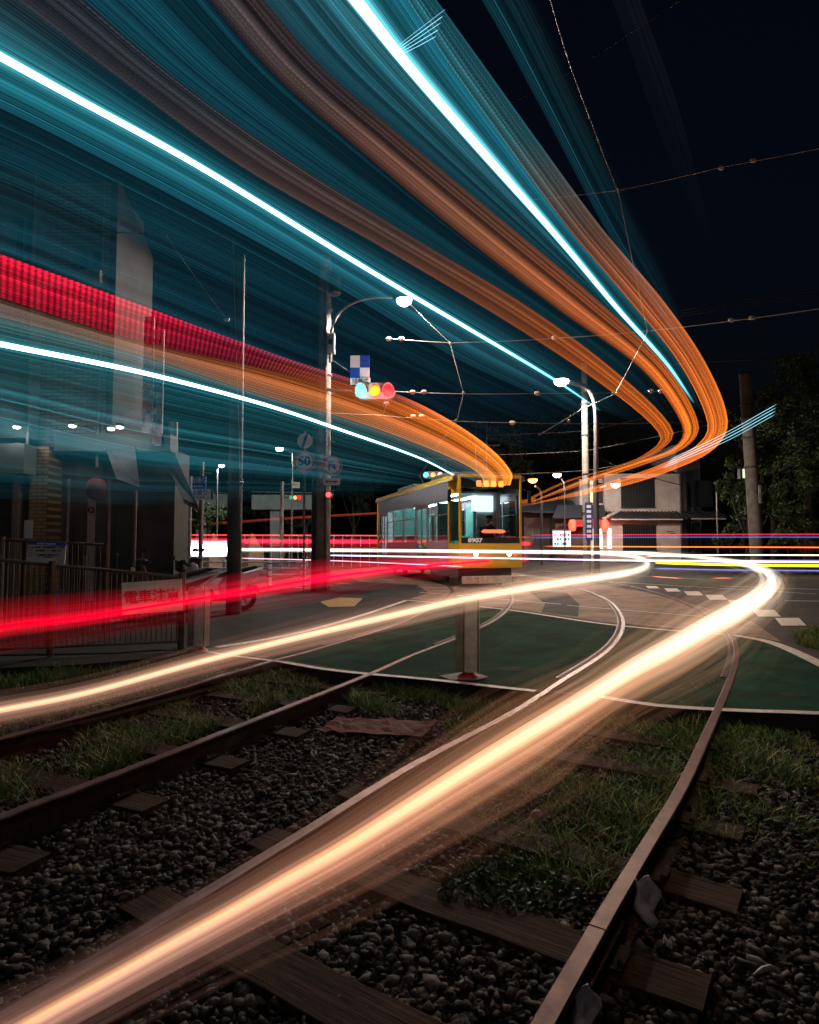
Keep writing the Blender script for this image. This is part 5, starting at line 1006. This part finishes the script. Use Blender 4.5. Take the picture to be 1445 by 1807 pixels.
b = MB(); b.tube([(X(1203,YW-.9),YW-.9,0),(X(1203,YW-.9),YW-.9,Zp(838,YW-.9))], .09, 8); b.obj('down_pipe', m_dg, wb)
bx(1224, 1236, 922, 972, YW+1.2, YW+1.5, 'side_door', m_lat); bx(1240, 1262, 930, 972, YW+1.8, YW+2.1, 'side_window', mat('dark_glass',(.02,.025,.03),.08))
bx(1222, 1260, 848, 895, YW+1.2, YW+1.4, 'upper_side_window', mat('dark_glass',(.02,.025,.03),.08))
b = MB(); 
for (a, c_, z0) in ((1178,1190,938),(1184,1192,941)): b.box(X(a,YW-.75), X(c_,YW-.75), YW-.68, YW-.605, Zp(z0+1,YW), Zp(z0,YW))
b.obj('wall_mark', m_lat, wb)
# left shops
sp_ = thing('shop', 'low shop with red lanterns and lit doorways left of the white building', 'shop', (0,0,0)); m_sh = mat('shop_wall',(.10,.065,.055),.7,var=.3,scale=1)
def bs(px0, px1, py0, py1, Y0, Y1, nm, m, par, bev=0): return MB().box(X(px0,Y0), X(px1,Y0), Y0, Y1, Zp(py1,Y0) if py1 is not None else 0, Zp(py0,Y0)).obj(nm, m, par, bev)
bs(980, 1066, 900, None, YW, YW+8, 'front_wall', m_sh, sp_); bs(1024,1066, 845, 899, YW+.5, YW+8, 'upper_storey', m_ww, sp_)
w = bs(1040,1066,852,888,YW+.45,YW+.49,'upper_window',m_lat,sp_)
b = MB(); b.add([(X(985,YW),YW-.02,Zp(893,YW)),(X(1066,YW),YW-.02,Zp(893,YW)),(X(1070,YW-1.4),YW-1.4,Zp(915,YW-1.4)),(X(975,YW-1.4),YW-1.4,Zp(915,YW-1.4))], [(0,1,2,3)]); o = b.obj('front_roof', m_tile, sp_); s_ = o.modifiers.new('s','SOLIDIFY'); s_.thickness = .12
for px0, px1 in ((1047,1053),(1057,1063),(1073,1079)): bs(px0,px1,933,968,YW-.75,YW-.62,'lit_doorway',emit('door_light',(.85,1.0,.95),1.1),sp_ if px0 < 1066 else wb)
bs(1009,1066,917,929,YW-1.5,YW-1.45,'shop_curtain',mat('curtain_red',(.5,.03,.03),.6),sp_); 
text('中華料理', .5, (X(1037,YW-1.6),YW-1.52,Zp(923,YW-1.5)), m_blk, sp_)
for px, lab in ((1010,'glowing red paper lantern at the left end of the shop curtain'),(1067,'glowing red paper lantern at the right end of the shop curtain')):
    c = D(px,927,YW-1.9); t = MB().lathe([(.12,-.48),(.24,-.42),(.29,-.2),(.30,0),(.29,.2),(.24,.42),(.12,.48)], (0,0,0), 18).obj('paper_lantern', emit('lantern_glow',(1.0,.06,.03),3.5)); t.location = c; tag(t, lab, 'lantern', 'lit red lanterns of the shop'); MB().lathe([(.0,.47),(.13,.47),(.13,.54),(.0,.54)], (0,0,0), 12).obj('cap', m_blk, t)
    glowlamp(t, (0,-.6,0), (1,.08,.04), 60, .2)
vm = thing('vending_machine', 'brightly lit vending machine with white and green goods beside the low shop', 'vending machine', (0,0,0))
bs(974,1009,934,968,YW-1.2,YW-.3,'body',m_dg,vm,.02); bs(976,1007,937,964,YW-1.24,YW-1.205,'lit_panel',emit('vend_light',(.80,.95,1.0),1.5),vm)
for i in range(3):
    for k in range(6): bs(978+k*4.7,981.5+k*4.7,941+i*8,946+i*8,YW-1.30,YW-1.245,'goods',(mat('goods_green',(.05,.35,.25),.5),mat('goods_white',(.8,.8,.8),.5),mat('goods_dark',(.1,.12,.2),.5))[(i+k) % 3],vm)
o2 = thing('shop', 'shuttered brown house between the tram and the vending machine', 'building', (0,0,0)); bs(925,979,905,None,YW+2,YW+9,'wall',mat('brown_wall',(.12,.075,.065),.8,var=.2),o2)
bs(944,967,932,960,YW+1.9,YW+1.99,'shutter',mat('shutter_dark',(.05,.03,.03),.6),o2)
b = MB(); b.add([(X(890,YW+3),YW+3,Zp(884,YW+3)),(X(1022,YW+3),YW+3,Zp(886,YW+3)),(X(1022,YW),YW,Zp(907,YW)),(X(890,YW),YW,Zp(903,YW))], [(0,1,2,3)]); o = b.obj('roof', m_tile, o2); s_ = o.modifiers.new('s','SOLIDIFY'); s_.thickness = .15
t = thing('lit_sign', 'square white lit box sign among the leaves left of the thick concrete pole', 'sign', D(1315,836,40)); MB().box(-.38,.36,-.1,.25,-.34,.34).obj('case', m_dg, t, .02); MB().box(-.22,.33,-.13,-.101,-.29,.29).obj('panel', emit('panel_white',(.82,1.0,.72),.95), t); text('P', .30, (.12,-.135,.0), m_dg, t)
# elevated beam and piers beyond the avenue at left
el = thing('viaduct', 'grey concrete beams of a raised road crossing behind the trees at left', 'viaduct', (0,0,0)); m_vi = mat('viaduct_concrete',(.20,.21,.20),.85,var=.3,scale=.6)
Yv = 56
for a, c_, y0, y1 in ((300,399,872,896),(443,560,873,899)): bs(a,c_,y0,y1,Yv,Yv+4,'beam',m_vi,el)
for a, c_ in ((345,362),(476,492)): bs(a,c_,900,None,Yv+.5,Yv+2,'pier',m_vi,el)
b = MB()
for a, c_ in ((300,399),(443,560)): b.tube([(X(a,Yv-.1),Yv-.1,Zp(868,Yv)),(X(c_,Yv-.1),Yv-.1,Zp(870,Yv))], .06, 5)
b.obj('parapet_rail', m_spole, el)
ht = thing('hut', 'pair of small pale pyramid roofed shelters behind the guard rail', 'shelter', (0,0,0))
for a in (368, 436):
    Yh = 38; xc = X(a+8,Yh); MB().lathe([(.75,0),(.75,1.0),(.05,2.1),(.0,2.1)], (xc,Yh,0), 4, None, False).obj('roof', mat('hut_tan',(.32,.25,.16),.8,var=.3), ht)
# ================================================================== TREES
m_bark = mat('bark', (.05,.038,.028), .95, var=.5, scale=6, bump=.6, bscale=25)
def leafmat(name, a, b_, c_):
    return grass_mat(name, a, b_, c_)
m_lf1 = leafmat('leaf_dark', (.012,.028,.010), (.040,.070,.018), (.10,.13,.035)); m_lf2 = leafmat('leaf_teal', (.012,.030,.018), (.030,.065,.035), (.06,.11,.06)); m_lf3 = leafmat('leaf_warm', (.022,.030,.012), (.055,.060,.022), (.11,.11,.045))
def tree(name, label, blobs, base, n, leaf, m, group='trees around the junction', trunk_r=.25):
    """blobs: (px, py, radius_px, Y)"""
    Yb = base[1]; bp = D(base[0], 1000, Yb); bp.z = 0; t = thing(name, label, 'tree', bp, 0, group)
    Cs = [D(q[0], q[1], q[3]) for q in blobs]; Rs = [q[2]*S(q[3]) for q in blobs]; wts = np.array([r*r for r in Rs]); wts /= wts.sum(); Pp = []
    for c, r, w_ in zip(Cs, Rs, wts):
        k = int(n*w_); nc = max(4, int(k/70)); v = rng.normal(0, 1, (nc, 3)); v /= np.linalg.norm(v, axis=1)[:, None]
        cc = np.array(c[:]) + v * (rng.uniform(.35, 1.05, nc)[:, None]) * r * np.array([1, .8, .9])
        per = max(8, k//nc); q = rng.normal(0, 1, (nc, per, 3)); q /= np.linalg.norm(q, axis=2)[..., None]
        Pp.append((cc[:, None] + q * (rng.uniform(0, 1, (nc, per, 1))**.6) * r * rng.uniform(.14, .34, (nc, 1, 1))).reshape(-1, 3))
    Pp = np.concatenate(Pp); Pp = Pp[Pp[:, 2] > .05]; V, Fc = leaf_cloud(Pp - np.array(bp[:]), leaf)
    o = fast_mesh('crown', V, Fc, m, 4); o.parent = t
    b = MB(); top = Cs[0] - bp; b.tube([(0,0,-.1),(top.x*.2, top.y*.2, top.z*.35),(top.x*.6, top.y*.6, top.z*.75),tuple(top)], [trunk_r, trunk_r*.75, trunk_r*.5, trunk_r*.2], 9)
    for c in Cs[1:]:
        q = c - bp; b.tube([(top.x*.2, top.y*.2, top.z*.35), (q.x*.55+top.x*.1, q.y*.6, q.z*.62), tuple(q)], [trunk_r*.45, trunk_r*.28, trunk_r*.08], 6)
    b.obj('trunk', m_bark, t); return t
tree('tree', 'tall dark leafy tree at the right edge reaching highest against the sky', [(1425,730,70,30),(1420,830,60,30),(1440,660,46,30),(1405,910,42,30),(1460,940,50,30)], (1428,30), 17000, .085, m_lf1)
tree('tree', 'bushy tree whose branches spread behind the square lit sign', [(1318,880,42,44),(1285,860,24,44),(1350,800,40,44),(1290,815,22,44),(1370,880,34,44)], (1322,44), 11000, .12, m_lf1)
tree('tree', 'dark broad tree behind the thick concrete pole', [(1370,720,50,50),(1330,760,44,50),(1290,740,30,50),(1395,650,34,50)], (1365,50), 8000, .13, m_lf1)
tree('hedge_bush', 'green bush at the foot of the trees left of the thick concrete pole', [(1290,945,24,42),(1268,955,14,42),(1312,958,16,42)], (1290,42), 4500, .09, m_lf1, 'bushes along the avenue', .06)
tree('hedge_bush', 'green bush right of the thick concrete pole', [(1385,950,26,38),(1430,955,22,38),(1360,962,12,38)], (1395,38), 4500, .09, m_lf1, 'bushes along the avenue', .06)
tree('tree', 'dark tree above the shops between the amber and the white lamps', [(965,770,40,75),(1010,800,34,75),(930,745,30,75),(990,740,26,75)], (975,75), 8000, .15, m_lf3)
tree('tree', 'brown lit tree crown right behind the tram roof', [(890,790,36,62),(860,770,24,62),(920,815,26,62),(900,840,26,62)], (892,62), 8000, .12, m_lf3)
tree('tree', 'distant dark tree right of the slim concrete pole', [(1085,790,40,80),(1120,810,26,80),(1060,760,26,80)], (1090,80), 6000, .16, m_lf1)
tree('tree', 'teal tinted tree between the round road signs and the tram', [(620,850,34,66),(655,840,26,66),(595,830,22,66),(640,880,26,66)], (625,66), 7000, .13, m_lf2)
tree('tree', 'teal tinted tree above the raised road beams at left', [(470,850,32,70),(435,860,26,70),(510,865,24,70),(455,890,26,70)], (468,70), 7000, .13, m_lf2)
tree('tree', 'low green tree under the raised road beam near the white avenue sign', [(365,912,22,48),(392,908,18,48),(345,918,16,48)], (370,48), 5000, .10, m_lf1)
tree('tree', 'dark tree behind the grey signal post', [(540,905,28,60),(505,915,22,60),(570,900,22,60)], (540,60), 5000, .13, m_lf2)
tree('potted_bush', 'leafy shrub growing between the two scooters', [(318,1000,14,12),(326,1030,12,12),(300,985,9,12)], (316,12), 2600, .032, m_lf1, None, .02)
for px, lab in ((352,'spiky plant beyond the red band left of the speed sign post'),(500,'spiky plant beside the grey signal post'),(545,'spiky plant behind the utility pole')):
    c = D(px, 960, 36); b = MB()
    for k in range(26):
        a = rng.uniform(0, 6.28); l = rng.uniform(.6,1.1); b.tube([(0,0,.6),(l*.45*math.cos(a), l*.45*math.sin(a), .6+l*.8),(l*math.cos(a), l*math.sin(a), .6+l*.75)], [.03,.02,.002], 3, False)
    t = b.obj('spiky_plant', mat('spiky_leaf',(.16,.15,.04),.7)); t.location = (c.x,36,0); tag(t, lab, 'plant', 'spiky plants beyond the avenue')
# ================================================================== OVERHEAD WIRES
m_wire = mat('wire_grey', (.28,.25,.23), .5, .5); m_wired = mat('wire_black', (.01,.01,.012), .7); m_ins = mat('insulator', (.55,.42,.30), .4)
def wire(label, pts, r=1.0, ins=(), m=None, knots=()):
    P = [D(*p) for p in pts]; Q = []
    for a, b_ in zip(P[:-1], P[1:]):
        for k in range(8):
            q = a.lerp(b_, k/8); q.z -= .012*(a-b_).length*4*(k/8)*(1-k/8)*.5; Q.append(q)
    Q.append(P[-1]); o0 = P[0].copy(); t = thing('overhead_wire', label, 'wire', o0)
    MB().tube([q-o0 for q in Q], [r*.5*S(q.y) for q in Q], 5, False).obj('cable', m or m_wire, t)
    for (px, py, Yi) in ins:
        c = D(px, py, Yi)-o0; s_ = 5.0*S(Yi)
        MB().tube([c+Vector((-s_,0,0)), c+Vector((-s_*.5,0,0)), c+Vector((s_*.5,0,0)), c+Vector((s_,0,0))], [s_*.45,s_*.8,s_*.8,s_*.45], 8).obj('insulator', m_ins, t)
    for (px, py, Yi) in knots:
        c = D(px, py, Yi)-o0; s_ = 4*S(Yi); MB().lathe([(.0,-s_),(s_*.7,-s_*.5),(s_*.7,s_*.5),(.0,s_)], c, 8).obj('clamp', m_spole, t)
    return t
wire('highest span wire at right with two insulators', [(1560,238,9),(1272,295,10.5),(1100,334,12),(1000,346,13),(940,352,13.5)], 1.6, [(1273,296,10.5),(1329,283,10.2)], None, [(1092,338,12),(1100,333,12)])
wire('contact wire dropping from the top edge to the tangle above the bend', [(965,-20,5),(1004,110,7),(1045,220,9),(1092,342,12),(1118,470,15),(1143,584,18)], 1.7, [], None, [(1143,584,18)])
wire('slanting hanger from the bend down to the tall street lamp', [(1143,584,18),(1112,645,22),(1085,695,26),(1030,720,28),(950,768,30)], 1.6, [], None, [(1083,694,26),(1004,744,29)])
wire('bright span wire crossing the bend with insulators', [(1560,530,14),(1445,545,15),(1143,584,18),(978,597,19),(795,605,19),(680,597,19)], 1.7, [(1290,565,17),(1327,561,16.6),(978,596,19),(686,598,19),(708,598,19)], None, [(795,606,19)])
wire('hanger from the utility lamp down to the tram roof side', [(723,536,18.8),(795,606,19),(806,650,19),(818,694,19),(806,742,20),(770,790,22)], 1.5, [], None, [(818,694,19),(804,743,20)])
wire('span wire level with the large traffic signal', [(572,686,19),(700,691,19),(818,695,19),(950,694,20),(1180,690,22)], 1.3, [(728,692,19),(748,692,19),(948,694,20),(1149,690,22),(1167,690,22)])
wire('span wire just under the large traffic signal', [(572,728,19),(660,732,19),(804,743,20),(905,746,21),(1240,744,26)], 1.3, [(729,735,19.5),(744,735,19.5),(904,746,21)])
wire('short drop wire under the red lens', [(682,712,18.5),(676,732,19)], 1.3, [(682,712,18.5)])
wire('pair of faint black cables across the upper right sky', [(1230,-20,14),(1000,130,18),(780,240,24)], 2.4, [], m_wired)
wire('dark cable low over the right hand trees', [(1500,622,30),(1270,637,34),(1180,642,36)], 2.6, [], m_wired)
for k, (y0, y1) in enumerate(((503,548),(509,553),(514,558))): wire('%s of the three dark cables at the right edge above the bright span wire' % ('top','middle','bottom')[k].join(['','']) , [(1500,y0,24),(1330,(y0*.45+y1*.55)-3,26),(1200,y1,28)], 1.8, [], m_wired)
wire('guy wire slanting down left of the thick black pole', [(293,415,12),(345,490,12.4),(402,566,12.6)], 1.3, [(400,564,12.6)])
wire('thin bright vertical wire in front of the thick black pole', [(411,420,12.3),(415,566,12.3),(422,760,12.2),(424,935,12.1)], 1.5)
wire('sagging cable from the corner building to the thick black pole', [(-20,388,12),(160,408,12.3),(410,416,12.5)], 2.2, [], m_wired)
for k, (a, b_) in enumerate(((760,730),(795,770),(830,812))): wire('%s distant feeder wire behind the slim concrete pole' % ('upper','middle','lower')[k], [(860,a+8,40),(1036,a,38),(1250,b_-20,36)], 1.0)
wire('cable from the slim concrete pole down to the white house', [(1039,800,32),(1120,832,42),(1203,856,52)], 1.3, [], m_wired)
t = thing('catenary_mast', 'distant lattice mast rising above the tram roof', 'mast', (X(850,40),40,0))
b = MB(); z1 = Zp(745,40); z0 = 2.5
for s in (-.35,.35): b.tube([(s,0,0),(s,0,z1)], .05, 5)
for i in range(12): z = z0+(z1-z0)*i/11; b.tube([(-.35,0,z),(.35,0,z)], .03, 4); 
b.obj('lattice', m_dg, t); MB().tube([(-.9,0,z1-.3),(1.4,0,z1-.3)], .04, 5).obj('cross_arm', m_dg, t); MB().tube([(-.9,0,z1-1.5),(1.2,0,z1-1.5)], .04, 5).obj('cross_arm', m_dg, t)
# far dark ridge of trees closing the horizon
x = rng.uniform(-140, 160, 26000); h = 7 + 2.5*np.sin(x*.11) + 1.8*np.sin(x*.31+1) + 1.2*np.sin(x*.8); z = rng.uniform(0, 1, len(x))**.8*h; yy = 125 + rng.normal(0, 3, len(x))
V, Fc = leaf_cloud(np.stack([x, yy, z], -1), .55); tag(fast_mesh('distant_trees', V, Fc, m_lf1, 4), 'dark mass of distant trees closing the far side of the avenue', 'trees', kind='stuff')
